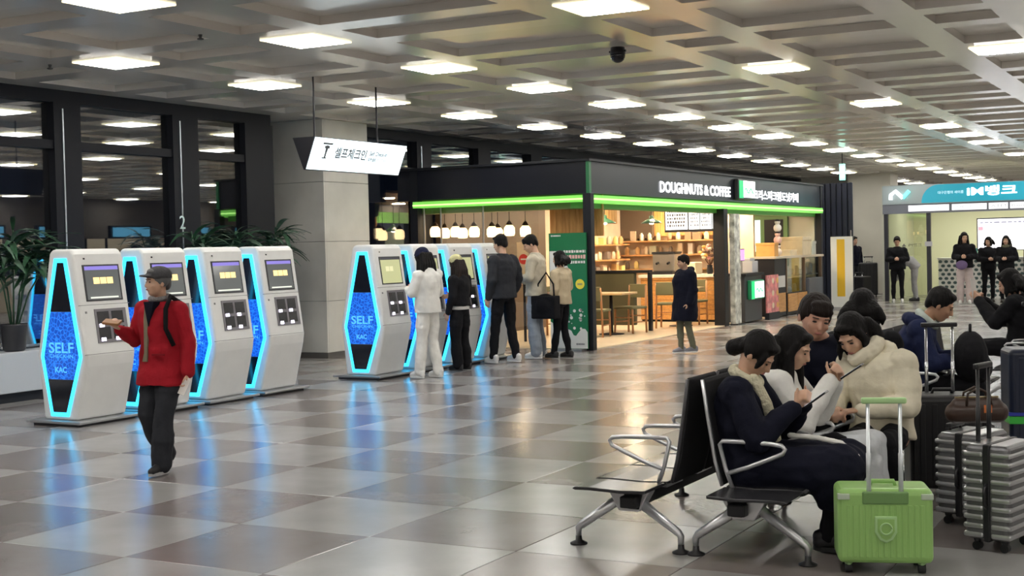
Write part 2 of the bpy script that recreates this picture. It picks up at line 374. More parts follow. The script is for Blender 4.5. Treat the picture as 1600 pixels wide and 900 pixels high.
ink = mat('sign_ink', (.10, .11, .12), .6); ink2 = mat('sign_ink_grey', (.08, .09, .10), .6)
text('lettering', '셀프체크인', ink2, r, mid+rt*-.18+up*.03, rt, up, .62, .13, .003, .02)
text('lettering', 'Self Check-in', ink2, r, mid+rt*.37+up*.055, rt, up, .36, .055, .003, .02)
text('lettering', '自助值机 セルフチェックイン', ink2, r, mid+rt*.47+up*-.02, rt, up, .56, .05, .003, .02)
q = MB(); c = mid+rt*-.66+up*.05
def quad(mb, c, x0, x1, y0, y1, d=.003): mb.add([c+rt*x+up*y+nn*d for x, y in ((x0, y0), (x1, y0), (x1, y1), (x0, y1))], [(0, 1, 2, 3)])
quad(q, c, -.09, .09, .065, .085); quad(q, c, -.02, .02, -.02, .055); quad(q, c, -.045, .045, .02, .05, .004); quad(q, c, -.05, .03, -.1, -.085); quad(q, c, -.015, .015, -.085, -.02)
q.build('kiosk_symbol', ink, r, fix=False)
for y in (-.73, .51): MB().tube([(0, y, .35), (0, y, CEIL-2.475)], .011, 8).build('hanging_rod', box_m, r)
# ================================================================== CHECK-IN KIOSKS
kw = mat('kiosk_white', (.78, .785, .765), .35, var=.03); kdark = mat('kiosk_black_panel', (.012, .013, .02), .15, coat=.5); kgrey = mat('kiosk_seam', (.25, .25, .25), .5)
cyan = glow('kiosk_cyan_led', (.03, .56, 1.0), 1.9)
kblue = mat('kiosk_blue_panel', (.01, .05, .3), .3, 0, (.01, .12, .75), .8)
nt = kblue.node_tree; b_ = nt.nodes['Principled BSDF']; tc = nt.nodes.new('ShaderNodeTexCoord'); vo = nt.nodes.new('ShaderNodeTexVoronoi'); vo.inputs['Scale'].default_value = 26; vo.feature = 'DISTANCE_TO_EDGE'
nt.links.new(tc.outputs['Object'], vo.inputs['Vector']); cr = nt.nodes.new('ShaderNodeValToRGB'); cr.color_ramp.elements[0].color = (.02, .22, .85, 1); cr.color_ramp.elements[1].color = (.004, .05, .32, 1); cr.color_ramp.elements[1].position = .12
nt.links.new(vo.outputs['Distance'], cr.inputs[0]); nt.links.new(cr.outputs[0], b_.inputs['Emission Color'])
kprint = glow('kiosk_print_blue', (.07, .36, .95), .9)
kbezel = mat('kiosk_bezel', (.03, .03, .035), .25); kmetal = mat('kiosk_base_steel', (.45, .46, .48), .35, .8); kbase = mat('kiosk_base_dark', (.05, .05, .06), .5)
PROF = [(-.256, .05), (.175, .05), (.305, .55), (.32, .65), (.185, 1.59), (.145, 1.64), (-.09, 1.64), (-.13, 1.6), (-.32, .65), (-.305, .55)]
FA, FB = Vector((.32, 0, .65)), Vector((.185, 0, 1.59)); FU = (FB-FA).normalized(); FN = Vector((FU.z, 0, -FU.x))
def fp(y, z, d=0): p = FA+(FB-FA)*((z-.65)/.94); return Vector((p.x, y, z))+FN*d
def fbox(mb, y0, y1, z0, z1, d0, d1):
    mb.add([fp(y, z, d) for d in (d0, d1) for y, z in ((y0, z0), (y1, z0), (y1, z1), (y0, z1))], [(3, 2, 1, 0), (4, 5, 6, 7), (0, 1, 5, 4), (1, 2, 6, 5), (2, 3, 7, 6), (3, 0, 4, 7)])
def make_kiosk(screen):
    r = thing('check_in_kiosk', '-', 'kiosk')
    body = MB().prism(PROF, 1, -.31, .31).build('body', kw, r, bevel=.028, seg=3)
    for z_ in (1.115, .66): mb = MB(); fbox(mb, -.312, .312, z_, z_+.005, -.02, .0008); mb.build('seam', kgrey, body)
    outer = [(-.055, 1.555), (.10, 1.555), (.262, .64), (.075, .085), (-.155, .085), (-.262, .64)]
    inner = [(-.022, 1.515), (.065, 1.515), (.226, .64), (.048, .122), (-.128, .122), (-.226, .64)]
    for sgn in (-1, 1):
        y0, y1 = sgn*.309, sgn*.318; v = [(x, y, z) for y in (y0, y1) for p in (outer, inner) for x, z in p]; f = []
        for i in range(6):
            j = (i+1) % 6; f += [(12+i, 12+j, 18+j, 18+i), (i, j, 12+j, 12+i), (6+i, 18+i, 18+j, 6+j)]
        MB().add(v, f).build('led_frame', cyan, r)
        def xr(z):
            for (xa, za), (xb, zb) in (((.065, 1.515), (.226, .64)), ((.226, .64), (.048, .122))):
                if zb <= z <= za: t = (z-zb)/(za-zb); return (xb+(xa-xb)*t)
        def xl(z):
            for (xa, za), (xb, zb) in (((-.022, 1.515), (-.226, .64)), ((-.226, .64), (-.128, .122))):
                if zb <= z <= za: t = (z-zb)/(za-zb); return (xb+(xa-xb)*t)
        ya, yb = sgn*.308, sgn*.3135
        MB().prism([(xl(1.06), 1.06), (xr(1.06), 1.06), (xr(1.515), 1.515), (xl(1.515), 1.515)], 1, ya, yb).build('side_panel', kdark, r)
        MB().prism([(xl(.43), .43), (xr(.43), .43), (xr(.64), .64), (xr(1.058), 1.058), (xl(1.058), 1.058), (xl(.64), .64)], 1, ya, yb).build('side_panel', kblue, r)
        MB().prism([(xl(.122), .122), (xr(.122), .122), (xr(.428), .428), (xl(.428), .428)], 1, ya, yb).build('side_panel', kdark, r)
        rt = (-sgn*1, 0, 0)
        text('lettering', 'SELF', kprint, r, (0, yb, .725), rt, (0, 0, 1), .32, .10, .003, .02)
        text('lettering', 'CHECK-IN', kprint, r, (0, yb, .648), rt, (0, 0, 1), .30, .034, .003)
        text('lettering', 'KAC', kprint, r, (-.01, yb, .52), rt, (0, 0, 1), .15, .055, .003, .02)
    # front screen
    mb = MB(); fbox(mb, -.225, .235, 1.15, 1.49, -.01, .004); bz = mb.build('screen_bezel', kbezel, r)
    if screen == 'dark':
        scm = mat('screen_dark', (.05, .055, .06), .12, 0, (.10, .105, .10), .55); top = glow('screen_violet', (.16, .13, .42), .9); icon = glow('screen_yellow', (.85, .62, .22), 1.1)
    else:
        scm = glow('screen_pale', (.46, .47, .24), .5); top = mat('screen_dark_band', (.02, .02, .04), .3); icon = glow('screen_pale_icon', (.64, .62, .36), .6)
    mb = MB(); fbox(mb, -.205, .215, 1.165, 1.475, .004, .006); d = mb.build('display', scm, bz)
    mb = MB(); fbox(mb, -.205, .215, 1.44 if screen == 'dark' else 1.45, 1.475, .006, .0075); mb.build('display_header', top, bz)
    mb = MB()
    for k in range(3 if screen == 'dark' else 2): fbox(mb, -.11+k*.085, -.035+k*.085, 1.31, 1.37, .006, .0075)
    mb.build('display_icons', icon, bz)
    if screen == 'dark': mb = MB(); fbox(mb, -.17, .18, 1.175, 1.19, .006, .0075); mb.build('display_footer', glow('screen_foot', (.55, .58, .5), .8), bz)
    # reader module
    mb = MB(); fbox(mb, -.15, .245, .76, 1.075, -.01, .008); md = mb.build('reader_module', mat('module_grey', (.22, .21, .23), .35, .5), r)
    for y0, z0 in ((-.125, .935), (.055, .935), (-.125, .79), (.055, .79)):
        mb = MB(); fbox(mb, y0, y0+.145, z0, z0+.115, .007, .0105); mb.build('reader_slot', mat('slot_black', (.012, .012, .015), .25), md)
    for y0, z0 in ((-.11, .905), (.075, .905), (-.11, .775), (.075, .775)):
        mb = MB(); fbox(mb, y0, y0+.055, z0, z0+.032, .01, .0135); mb.build('reader_light', glow('reader_white', (.86, .80, 1), 2.2), md)
    mb = MB(); fbox(mb, -.2, -.18, 1.54, 1.555, 0, .004); mb.build('camera_eye', kdark, r)
    mb = MB(); fbox(mb, -.26, -.24, 1.04, 1.06, 0, .006); mb.build('lock', kgrey, r)
    mb = MB().box(-.40, .30, -.40, .40, .025, .05); mb.build('base_plate', kmetal, r, bevel=.006)
    MB().box(-.34, .24, -.36, .36, 0, .027).build('plinth', kbase, r)
    return r
k1 = make_kiosk('dark'); k2 = make_kiosk('pale')
KL = ['white check-in kiosk nearest the window ledge, alone at the row front', 'white check-in kiosk half hidden behind the man in red', 'white check-in kiosk just past the man in red', 'white check-in kiosk beside the stone pillar, last of its row',
      'white check-in kiosk in front of the pillar, first of the second row', 'white check-in kiosk beside the woman in white clothes', 'white check-in kiosk hidden behind the two women', 'white check-in kiosk before the man in the dark jacket']
for k in range(8):
    base = k1 if k < 4 else k2
    o = base if k in (0, 4) else copy_tree(base)
    o.location = (-9.65 if k < 4 else -9.43, (9.27+.885*k) if k < 4 else (13.82+.885*(k-4)), 0)
    o['label'] = KL[k]; o['group'] = 'self check-in kiosks'
# ================================================================== PLANTS by the windows
leaf_ms = [mat('leaf_deep_green', (.035, .10, .05), .4, var=.3, vscale=12), mat('leaf_grey_green', (.12, .2, .14), .45, var=.25, vscale=12)]
def leaf_mesh(m_):
    mb = MB(); n = 7; L = []
    for i in range(n+1):
        t = i/n; wd = .032*math.sin(math.pi*min(1, t*.92+.06))**.8; y = t*.42; z = .16*t-.30*t*t
        L += [(-wd, y, z+.006), (0, y, z), (wd, y, z+.006)]
    mb.add(L, [q for i in range(n) for q in ((i*3, i*3+1, i*3+4, i*3+3), (i*3+1, i*3+2, i*3+5, i*3+4))])
    me = mb.mesh('leaf'); me.materials.append(m_); me.polygons.foreach_set('use_smooth', [True]*len(me.polygons)); return me
leaf_me = [leaf_mesh(m_) for m_ in leaf_ms]
def plant(x, y, label, top, n, spread, seed):
    rnd = random.Random(seed); r = thing('potted_plant', label, 'plant', (x, y, .55), 0, 'potted plants along the windows')
    MB().lathe([(.10, 0), (.12, .02), (.145, .28), (.15, .3), (.145, .3), (.14, .26)], n=20).build('planter', mat('planter_dark', (.04, .04, .045), .4), r, True)
    MB().lathe([(.14, .24), (.14, .265), (.001, .27)], n=20).build('soil', mat('soil', (.03, .02, .015), .9), r)
    for s_ in range(9):
        a = rnd.uniform(0, 6.28); q = (.05+.10*math.cos(a), spread*rnd.uniform(-.5, .5), top-.40-.55+rnd.uniform(.0, .36))
        MB().tube([(q[0]*.1, q[1]*.1, .25), (q[0]*.5, q[1]*.4, (.25+q[2])/2), q], .009, 6).build('stem', leaf_ms[0], r, True)
        for k in range(n//9):
            o = bpy.data.objects.new('leaf', leaf_me[rnd.random() < .4]); COL.objects.link(o); o.parent = r
            t = rnd.uniform(.6, 1); o.location = (q[0]*t, q[1]*t, .25+(q[2]-.25)*t)
            o.rotation_euler = (rnd.uniform(-.1, .8), rnd.uniform(-.3, .3), rnd.uniform(-3.3, .2)); sc = rnd.uniform(.75, 1.25); o.scale = (sc, sc, sc)
    return r
plant(-11.87, 14.5, 'leafy green potted plant showing above the third and fourth kiosks', 1.98, 135, .9, 1)
plant(-11.87, 13.35, 'leafy potted plant above the third kiosk, on the side of the man in red', 1.94, 90, .6, 5)
plant(-11.87, 10.35, 'dark leafy potted plant beside the first kiosk by the window', 1.95, 135, .9, 2)
# ================================================================== CAFE
CX, CY0, CY1 = -8.6, 18.28, 31.0
blk = mat('cafe_black', (.011, .012, .016), .5, spec=.3); blk2 = mat('cafe_black_gloss', (.010, .011, .017), .3, spec=.35)
grn = glow('cafe_green_led', (.16, .50, .07), .75); grn2 = glow('cafe_green_core', (.5, 1, .25), 1.1); dgrn = mat('cafe_green_edge', (.02, .16, .06), .4)
cafe = thing('cafe_stand', 'black-fronted doughnut cafe with green light strip and lit white lettering', 'cafe', (-10.3, 24.6, 0))
cafe.location = (0, 0, 0)
B('fascia', CX-.16, CX, CY0, CY1, 2.36, 2.84, blk2, cafe); B('fascia', -12.0, CX-.16, CY0, CY0+.16, 2.36, 2.84, blk2, cafe)
B('corner_cap', CX-.02, CX+.03, CY0-.03, CY0+.05, 2.2, 2.86, dgrn, cafe)
B('fascia_lip', CX-.2, CX+.05, CY0-.05, CY1, 2.84, 2.875, blk, cafe); B('fascia_lip', -12.0, CX-.2, CY0-.05, CY0+.2, 2.84, 2.875, blk, cafe)
B('light_strip', CX-.1, CX+.03, CY0+.06, CY1, 2.215, 2.335, grn, cafe); B('light_strip', -11.7, CX-.06, CY0-.03, CY0+.1, 2.235, 2.335, grn, cafe)
B('light_strip_core', CX+.03, CX+.036, CY0+.06, CY1, 2.262, 2.29, grn2, cafe); B('light_strip_core', -11.7, CX-.06, CY0-.036, CY0-.03, 2.265, 2.29, grn2, cafe)
B('valance', CX-.35, CX-.12, CY0+.1, CY1, 2.14, 2.36, mat('cafe_valance_green', (.10, .30, .06), .5), cafe); B('valance', -11.7, CX-.3, CY0+.12, CY0+.4, 2.14, 2.36, mat('cafe_valance_olive', (.14, .18, .06), .5), cafe)
B('roof_panel', -12.0, CX-.1, CY0+.1, CY1, 2.78, 2.84, blk, cafe)
B('inner_ceiling', -12.0, CX-.16, CY0+.16, CY1, 2.52, 2.56, mat('cafe_ceiling_wood', (.30, .20, .12), .6), cafe)
B('cafe_floor', -12.0, CX, CY0+.1, CY1, .0, .012, mat('cafe_floor_cream', (.62, .53, .40), .3, var=.06, vscale=2), cafe)
B('post', CX-.07, CX+.06, CY0-.06, CY0+.07, 0, 2.36, blk, cafe, .006); B('post', CX-.2, CX+.02, 24.2, 24.42, 0, 2.3, blk, cafe, .006); B('post', CX-.12, CX+.02, CY1-.12, CY1, 0, 2.84, blk, cafe, .006)
B('end_frame', -11.76, -11.62, CY0-.02, CY0+.2, 0, 2.84, blk, cafe)
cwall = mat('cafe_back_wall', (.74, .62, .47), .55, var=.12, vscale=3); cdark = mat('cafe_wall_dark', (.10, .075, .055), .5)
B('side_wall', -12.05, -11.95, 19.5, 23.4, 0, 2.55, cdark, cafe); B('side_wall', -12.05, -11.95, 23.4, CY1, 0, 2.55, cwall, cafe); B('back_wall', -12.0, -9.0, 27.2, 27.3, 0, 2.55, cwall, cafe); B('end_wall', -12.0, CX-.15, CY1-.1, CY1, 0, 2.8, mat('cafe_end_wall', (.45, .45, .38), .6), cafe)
for px in (664, 690, 756):
    x = on(px, 380, 1, CY0+.1).x; MB().tube([(x, CY0+.1, 0), (x, CY0+.1, 2.25)], .016, 8).build('mullion', mat('cafe_mullion_steel', (.45, .42, .38), .3, .9), cafe)
B('glazing', -11.62, -9.5, CY0+.095, CY0+.1, .02, 2.2, glass('cafe_glass', (.97, .98, .97), .02, .5), cafe)
# wood header boards, plank by plank
wd1 = wood('cafe_oak', (.52, .25, .07), (.68, .37, .13), .45, (3, 3, .4)); wd2 = wood('cafe_walnut', (.16, .08, .035), (.25, .13, .06), .4, (3, 3, .5)); wdo = wood('counter_oak', (.50, .24, .07), (.64, .34, .11), .4, (3, .5, 4))
x = -9.62
while x < -8.72: B('wood_plank', x, x+.112, 19.0, 19.05, 1.72, 2.5, wd1, cafe, .003); x += .115
y = 19.2
while y < 21.6: B('wood_plank', -9.66, -9.62, y, y+.112, 1.95, 2.5, wd1, cafe, .003); y += .115
for a, b in ((-11.2, -10.5), (-10.2, -9.6)):
    x = a
    while x < b: B('wood_plank', x, x+.145, 27.12, 27.2, 1.75, 2.5, wd1, cafe, .003); x += .15
for x0, x1, m_ in ((-11.95, -11.2, wd2), (-10.45, -10.2, wd2)): B('wall_cupboard', x0, x1, 27.0, 27.2, 1.72, 2.4, cdark, cafe, .005)
# warm glowing discs added under the cafe ceiling to brighten the interior
added_light_m = glow('cafe_added_light', (1, .76, .50), 190)
for n, (x, y) in enumerate(((-10.8, 20.3), (-9.4, 20.6), (-10.8, 22.6), (-9.4, 22.8), (-10.8, 25), (-9.5, 24.6), (-10.6, 26.6), (-9.4, 26.6), (-9.4, 29), (-10.6, 29))):
    MB().lathe([(.12, 2.505), (.12, 2.525)], (x, y, 0), 14).build('added_light_disc', added_light_m, cafe)
# sign lettering along the fascia
wht = glow('cafe_white_letters', (.95, .97, 1), 2.2)
text('sign_lettering', 'DOUGHNUTS & COFFEE', wht, cafe, (CX, 22.86, 2.54), (0, 1, 0), (0, 0, 1), 3.55, .19, .012, .03)
text('sign_lettering', '크리스피크림도넛카페', wht, cafe, (CX, 27.55, 2.53), (0, 1, 0), (0, 0, 1), 3.1, .20, .012, .02)
B('logo_box', CX, CX+.1, 24.85, 25.85, 2.40, 2.80, mat('logo_case', (.01, .01, .012), .4), cafe, .02)
B('logo_face_green', CX+.1, CX+.108, 24.88, 25.12, 2.43, 2.77, glow('logo_green', (.01, .40, .13), .9), cafe); B('logo_face_white', CX+.1, CX+.108, 25.12, 25.82, 2.45, 2.77, glow('logo_white', (.82, .95, .88), 2.2), cafe)
MB().tube([(CX+.111, 25.18+.06*i, 2.58+.05*math.sin(i*1.3)) for i in range(10)], .012, 6).build('logo_script', glow('logo_green', (.01, .40, .13), .9), cafe)
MB().tube([(CX+.111, 25.2, 2.50), (CX+.111, 25.7, 2.515)], .008, 6).build('logo_underline', glow('logo_green', (.01, .40, .13), .9), cafe)
# globe pendants
root = thing('globe_pendant', '-', 'lamp', group='globe pendants over the cafe window seats')
MB().tube([(0, 0, .14), (0, 0, .70)], .005, 6).build('cord', blk, root)
MB().lathe([(.05, .08), (.055, .1), (.03, .14), (.01, .16)], n=14).build('cap', mat('pendant_cap', (.05, .035, .025), .4, .6), root, True)
MB().lathe([(.02, -.09), (.075, -.085), (.088, -.04), (.085, .04), (.05, .085), (.03, .09)], n=16).build('jar', mat('pendant_jar', (1, .9, .7), .3, 0, (1, .66, .32), 2.6), root, True)
MB().ell((0, 0, 0), (.035, .035, .05)).build('bulb', glow('pendant_bulb', (1, .8, .5), 14), root, True)
PN = ['leftmost globe pendant over the cafe window seats', 'second globe pendant from the pillar side, smaller and further in', 'globe pendant glowing above the woman in white', 'smaller globe pendant close behind its neighbour over the kiosks', 'globe pendant above the kiosk next to the thin mullion', 'large globe pendant past the thin steel mullion', 'small globe pendant half behind the man in the dark jacket', 'globe pendant above the head of the man in dark jacket', 'globe pendant beside the wooden header boards']
for n, (px, py, yy) in enumerate(((680, 362, 18.78), (695, 364, 19.25), (712, 362, 18.78), (723, 364, 19.25), (741, 362, 18.78), (769, 362, 18.78), (778, 364, 19.25), (796, 360, 18.78), (821, 361, 18.78))):
    o = root if n == 0 else copy_tree(root); o.location = on(px, py, 1, yy); o['label'] = PN[n]
# green enamel pendants
root = thing('enamel_pendant', '-', 'lamp', group='green enamel pendants in the cafe')
MB().tube([(0, 0, .1), (0, 0, .56)], .006, 6).build('cord', blk, root)
MB().lathe([(.19, 0), (.185, .012), (.10, .06), (.04, .09), (.035, .14), (.0, .145)], n=20).build('shade', mat('enamel_green', (.02, .07, .045), .3), root, True)
MB().ell((0, 0, .02), (.05, .05, .04)).build('bulb', glow('enamel_bulb', (1, .8, .5), 20), root, True)
for n, (px, py, yy) in enumerate(((945, 349, 21.0), (1018, 349, 22.6))):
    o = root if n == 0 else copy_tree(root); o.location = on(px, py, 1, yy); o['label'] = ['dark green enamel pendant beside the cafe corner post', 'dark green enamel pendant above the child in the long coat'][n]
# menu boards
r = thing('menu_board', 'dark framed menu board with four lit white panels over the counter', 'menu board', (0, 0, 0))
a_, b_2 = on(1040, 325, 1, 25.4), on(1126, 357, 1, 25.4)
B('frame', a_.x-.03, b_2.x+.03, 25.4, 25.48, b_2.z-.05, a_.z+.05, blk, r)
n = 4; wd = (b_2.x-a_.x)
for k, (u0, u1) in enumerate(((0, .40), (.43, .62), (.64, .84), (.86, 1))):
    B('menu_panel', a_.x+wd*u0, a_.x+wd*u1, 25.385, 25.4, b_2.z, a_.z, glow('menu_lit', (.80, .84, .86), 1.3), r)
    bars('menu_print', mat('menu_ink', (.07, .07, .08), .6), r, (a_.x+wd*(u0+u1)/2, 25.384, (a_.z+b_2.z)/2), (1, 0, 0), (0, 0, 1), wd*(u1-u0)*.85, (a_.z-b_2.z)*.8, .002, k+3, 5)
# counter with oak slats
c0 = -10.75; c1 = -9.14; cy = 25.25
r = thing('cafe_counter', 'oak slatted service counter with white top in the cafe', 'counter', (0, 0, 0))
B('body', c0, c1, cy+.03, cy+.75, .05, .9, wd2, r); B('kick', c0, c1, cy+.05, cy+.7, .012, .05, blk, r); B('worktop', c0-.03, c1+.03, cy-.04, cy+.8, .9, .96, mat('counter_white', (.78, .74, .66), .3), r, .005)
z = .06
while z < .88: B('wood_slat', c0, c1, cy, cy+.03, z, z+.092, wdo, r, .004); z += .098
# shelves on the back wall with stock
shm = wood('shelf_oak', (.45, .24, .09), (.6, .35, .15), .5, (.5, 3, 3))
stock_cols = [(.75, .62, .45), (.6, .5, .36), (.85, .8, .7), (.3, .2, .12), (.7, .45, .2), (.5, .52, .4), (.2, .17, .15), (.8, .35, .2), (.9, .75, .3)]
sm = [mat(f'stock_colour_{i}', c, .5) for i, c in enumerate(stock_cols)]
rnd = random.Random(4)
jar_me = MB().lathe([(.045, 0), (.05, .02), (.05, .13), (.03, .15), (.03, .17), (.0, .172)], n=12).mesh('stock_jar'); 
for k, z in enumerate((1.05, 1.36, 1.66)):
    x0, x1 = -11.9, -9.7
    s_ = B('wall_shelf', x0, x1, 26.88, 27.2, z-.03, z, shm, None, .003); tag(s_, f'oak wall shelf behind the counter, {["lowest", "middle", "top"][k]} of three', 'shelf', 'cafe wall shelves')
    x = x0+.1; cnt = [-1, -1]
    while x < x1-.12:
        if rnd.random() < .8:
            jr = rnd.random() < .5; cnt[0 if jr else 1] += 1
            if jr:
                o = obj('stock_jar', jar_me.copy(), sm[rnd.randrange(9)], None, True); o.location = (x, 27.02, z); tag(o, f'small jar, {ORD[cnt[0]]} from the side wall on the {["lowest", "middle", "top"][k]} oak wall shelf', 'jar', f'jars on the {["lowest", "middle", "top"][k]} cafe shelf')
            else:
                h = rnd.uniform(.12, .24); wq = rnd.uniform(.05, .09)
                q = MB().box(-wq, wq, -.05, .05, 0, h); q.box(-wq*.7, wq*.7, -.052, -.05, h*.3, h*.7); o = q.build('stock_box', sm[rnd.randrange(9)], None, False, .004); o.location = (x, 27.02, z)
                tag(o, f'small carton, {ORD[cnt[1]]} from the side wall on the {["lowest", "middle", "top"][k]} oak wall shelf', 'box', f'cartons on the {["lowest", "middle", "top"][k]} cafe shelf')
        x += rnd.uniform(.16, .26)
for k, z in enumerate((.95, 1.28, 1.6)):
    wn = ['lowest', 'middle', 'top'][k]
    s_ = B('wall_shelf', -11.95, -11.62, 24.3, 26.75, z-.03, z, shm, None, .003); tag(s_, f'{wn} oak shelf on the side wall behind the corner table', 'shelf', 'cafe side wall shelves')
    y = 24.45; c_ = 0
    while y < 26.6:
        jr = rnd.random() < .45
        if jr: o = obj('stock_jar', jar_me.copy(), sm[rnd.randrange(9)], None, True)
        else:
            h = rnd.uniform(.12, .23); wq = rnd.uniform(.05, .1); q = MB().box(-.06, .06, -wq, wq, 0, h); q.box(.06, .062, -wq*.7, wq*.7, h*.3, h*.7); o = q.build('stock_box', sm[rnd.randrange(9)], None, False, .004)
        o.location = (-11.76, y, z); tag(o, f'small {"jar" if jr else "carton"}, {ORD[c_]} item along the {wn} side wall shelf', 'jar' if jr else 'box', f'stock on the {wn} side wall shelf'); c_ += 1
        y += rnd.uniform(.2, .36)
# steel back counter under shelves and things on the service counter
r = thing('coffee_machine', 'boxy steel coffee machine on the oak counter', 'coffee machine', (-10.35, cy+.45, .96))
B('body', -.24, .24, -.18, .2, .06, .42, mat('machine_steel', (.45, .44, .42), .3, .9), r, .015); B('cup_rail', -.25, .25, -.19, .21, .42, .46, blk, r); B('drip_tray', -.22, .22, -.26, -.1, 0, .06, blk, r)
for x in (-.12, .12): MB().tube([(x, -.18, .24), (x, -.26, .22)], .025, 8).build('group_head', blk, r)
r = thing('flower_vase', 'vase of dried orange and pink flowers on the counter end', 'vase', (-9.35, cy+.25, .96))
MB().lathe([(.05, 0), (.07, .05), (.05, .16), (.06, .18)], n=14).build('vase', blk, r, True)
fm = [mat('flower_pink', (.75, .35, .32), .6), mat('flower_orange', (.75, .42, .12), .6), mat('flower_cream', (.8, .7, .5), .6), mat('flower_brown', (.12, .06, .04), .7)]
for k in range(26):
    a = rnd.uniform(0, 6.28); q = Vector((.22*math.cos(a)*rnd.random(), .2*math.sin(a)*rnd.random(), .3+.3*rnd.random()))
    o = MB().ell(q, (.045, .045, .035), None, 8, 6).build('flower', fm[k % 4], r, True); MB().tube([(0, 0, .15), q], .004, 4).build('stalk', fm[3], o)
o = B('cake_case', -9.95, -9.6, cy+.1, cy+.5, .96, 1.2, mat('cake_case_cream', (.8, .7, .52), .4), None, .02); tag(o, 'cream cake box on the oak counter beside the flowers', 'box')
# tables and chairs
def cafe_chair():
    r = thing('cafe_chair', '-', 'chair', group='wooden chairs in the cafe')
    lm = wood('chair_beech', (.34, .15, .06), (.46, .22, .09), .4, (4, 4, .6)); om = mat('chair_olive_pad', (.17, .16, .08), .7)
    for sx in (-1, 1):
        MB().tube([(sx*.2, -.2, 0), (sx*.19, -.2, .45), (sx*.18, -.23, .84)], .019, 8).build('leg', lm, r, True)
        MB().tube([(sx*.2, .2, 0), (sx*.19, .19, .45)], .019, 8).build('leg', lm, r, True)
        MB().tube([(sx*.195, -.2, .2), (sx*.195, .2, .2)], .011, 6).build('stretcher', lm, r, True)
    MB().box(-.22, .22, -.21, .22, .43, .475).build('seat', om, r, bevel=.015); MB().box(-.19, .19, -.245, -.215, .62, .86).build('backrest', om, r, bevel=.012)
    MB().tube([(-.195, .2, .28), (.195, .2, .28)], .011, 6).build('stretcher', lm, r, True); MB().tube([(-.195, -.2, .3), (.195, -.2, .3)], .011, 6).build('stretcher', lm, r, True)
    return r
ch = cafe_chair(); CN = ['olive-padded wooden chair nearest the cafe corner post', 'olive-padded wooden chair at the far side of the corner table', 'olive-padded wooden chair beside the child in the long coat', 'olive-padded wooden chair tucked behind the second cafe table', 'olive-padded wooden chair deep inside by the side wall']
for n, (x, y, a) in enumerate(((-9.75, 20.9, .1), (-9.55, 21.95, 2.9), (-9.4, 23.4, .15), (-9.35, 24.55, 3.1), (-10.6, 21.3, -1.4))):
    o = ch if n == 0 else copy_tree(ch); o.location = (x, y, .012); o.rotation_euler = (0, 0, a); o['label'] = CN[n]
def table(x, y, label):
    r = thing('cafe_table', label, 'table', (x, y, .012), 0, 'cafe tables')
    MB().box(-.36, .36, -.34, .34, .70, .735).build('tabletop', wood('table_ash', (.5, .33, .16), (.62, .44, .24), .4, (.6, 3, 3)), r, bevel=.006)
    MB().lathe([(.03, .03), (.03, .7)], n=10).build('pedestal', blk, r, True); MB().lathe([(.22, 0), (.22, .015), (.05, .035)], n=18).build('foot_plate', blk, r)
table(-9.72, 21.5, 'square light wood table by the cafe corner'); table(-9.4, 24.0, 'square light wood table beside the second black post')
r = thing('booth_divider', 'dark olive upholstered booth divider behind the cafe corner table', 'divider', (-9.95, 22.5, .012))
B('panel', -.75, .25, 0, .12, .1, 1.05, mat('divider_olive', (.10, .095, .05), .7), r, .02); B('top_rail', -.78, .55, -.02, .14, 1.05, 1.1, blk, r, .005)
for x in (-.74, .5): B('upright', x, x+.06, .02, .1, 0, 1.05, blk, r)
# green advertising panel by the corner
r = thing('poster_stand', 'tall green poster stand with white splash beside the cafe corner post', 'poster', (0, 0, 0))
py = CY0-.12; px0, px1 = -9.22, -8.6
B('board', px0, px1, py, py+.03, .03, 1.77, mat('poster_green', (.012, .17, .06), .4), r); B('foot', px0+.05, px1-.05, py-.12, py+.15, 0, .03, mat('poster_foot', (.3, .3, .3), .4, .6), r)
pw = mat('poster_white', (.80, .79, .74), .5); q = MB(); rnd = random.Random(3)
pts = [(px0, .035), (px1, .035)]+[(px1-(px1-px0)*i/16, .27+.05*math.sin(i*.9)+.035*rnd.random()+(.10 if i > 9 else 0)) for i in range(17)]
q.add([(x, py-.003, z) for x, z in pts], [tuple(range(len(pts)))]); q.build('poster_splash', pw, r, fix=False)
q = MB()
for k in range(22):
    cx_, cz, rr = rnd.uniform(px0+.04, px1-.04), rnd.uniform(.32, .62), rnd.uniform(.008, .028)
    q.add([(cx_+rr*math.cos(t*math.pi/4), py-.004, cz+rr*math.sin(t*math.pi/4)) for t in range(8)], [tuple(range(8))])
q.build('poster_drops', pw, r, fix=False)
cup = [(-9.21, .62), (-9.05, .62), (-8.99, 1.05), (-8.91, 1.10), (-8.89, 1.22), (-8.98, 1.42), (-9.09, 1.5), (-9.21, 1.5)]
MB().add([(x, py-.005, z) for x, z in cup], [tuple(range(len(cup)))]).build('poster_drink', pw, r, fix=False)
MB().add([(x, py-.006, z) for x, z in ((-9.13, .68), (-9.01, .68), (-8.96, 1.0), (-9.05, 1.02))], [(0, 1, 2, 3)]).build('poster_orange', mat('poster_orange', (.8, .34, .06), .5), r, fix=False)
q = MB(); q.add([(-8.71+.075*math.cos(t*math.pi/10), py-.005, 1.0+.075*math.sin(t*math.pi/10)) for t in range(20)], [tuple(range(20))]); q.build('poster_badge', mat('poster_yellow', (.85, .72, .06), .5), r, fix=False)
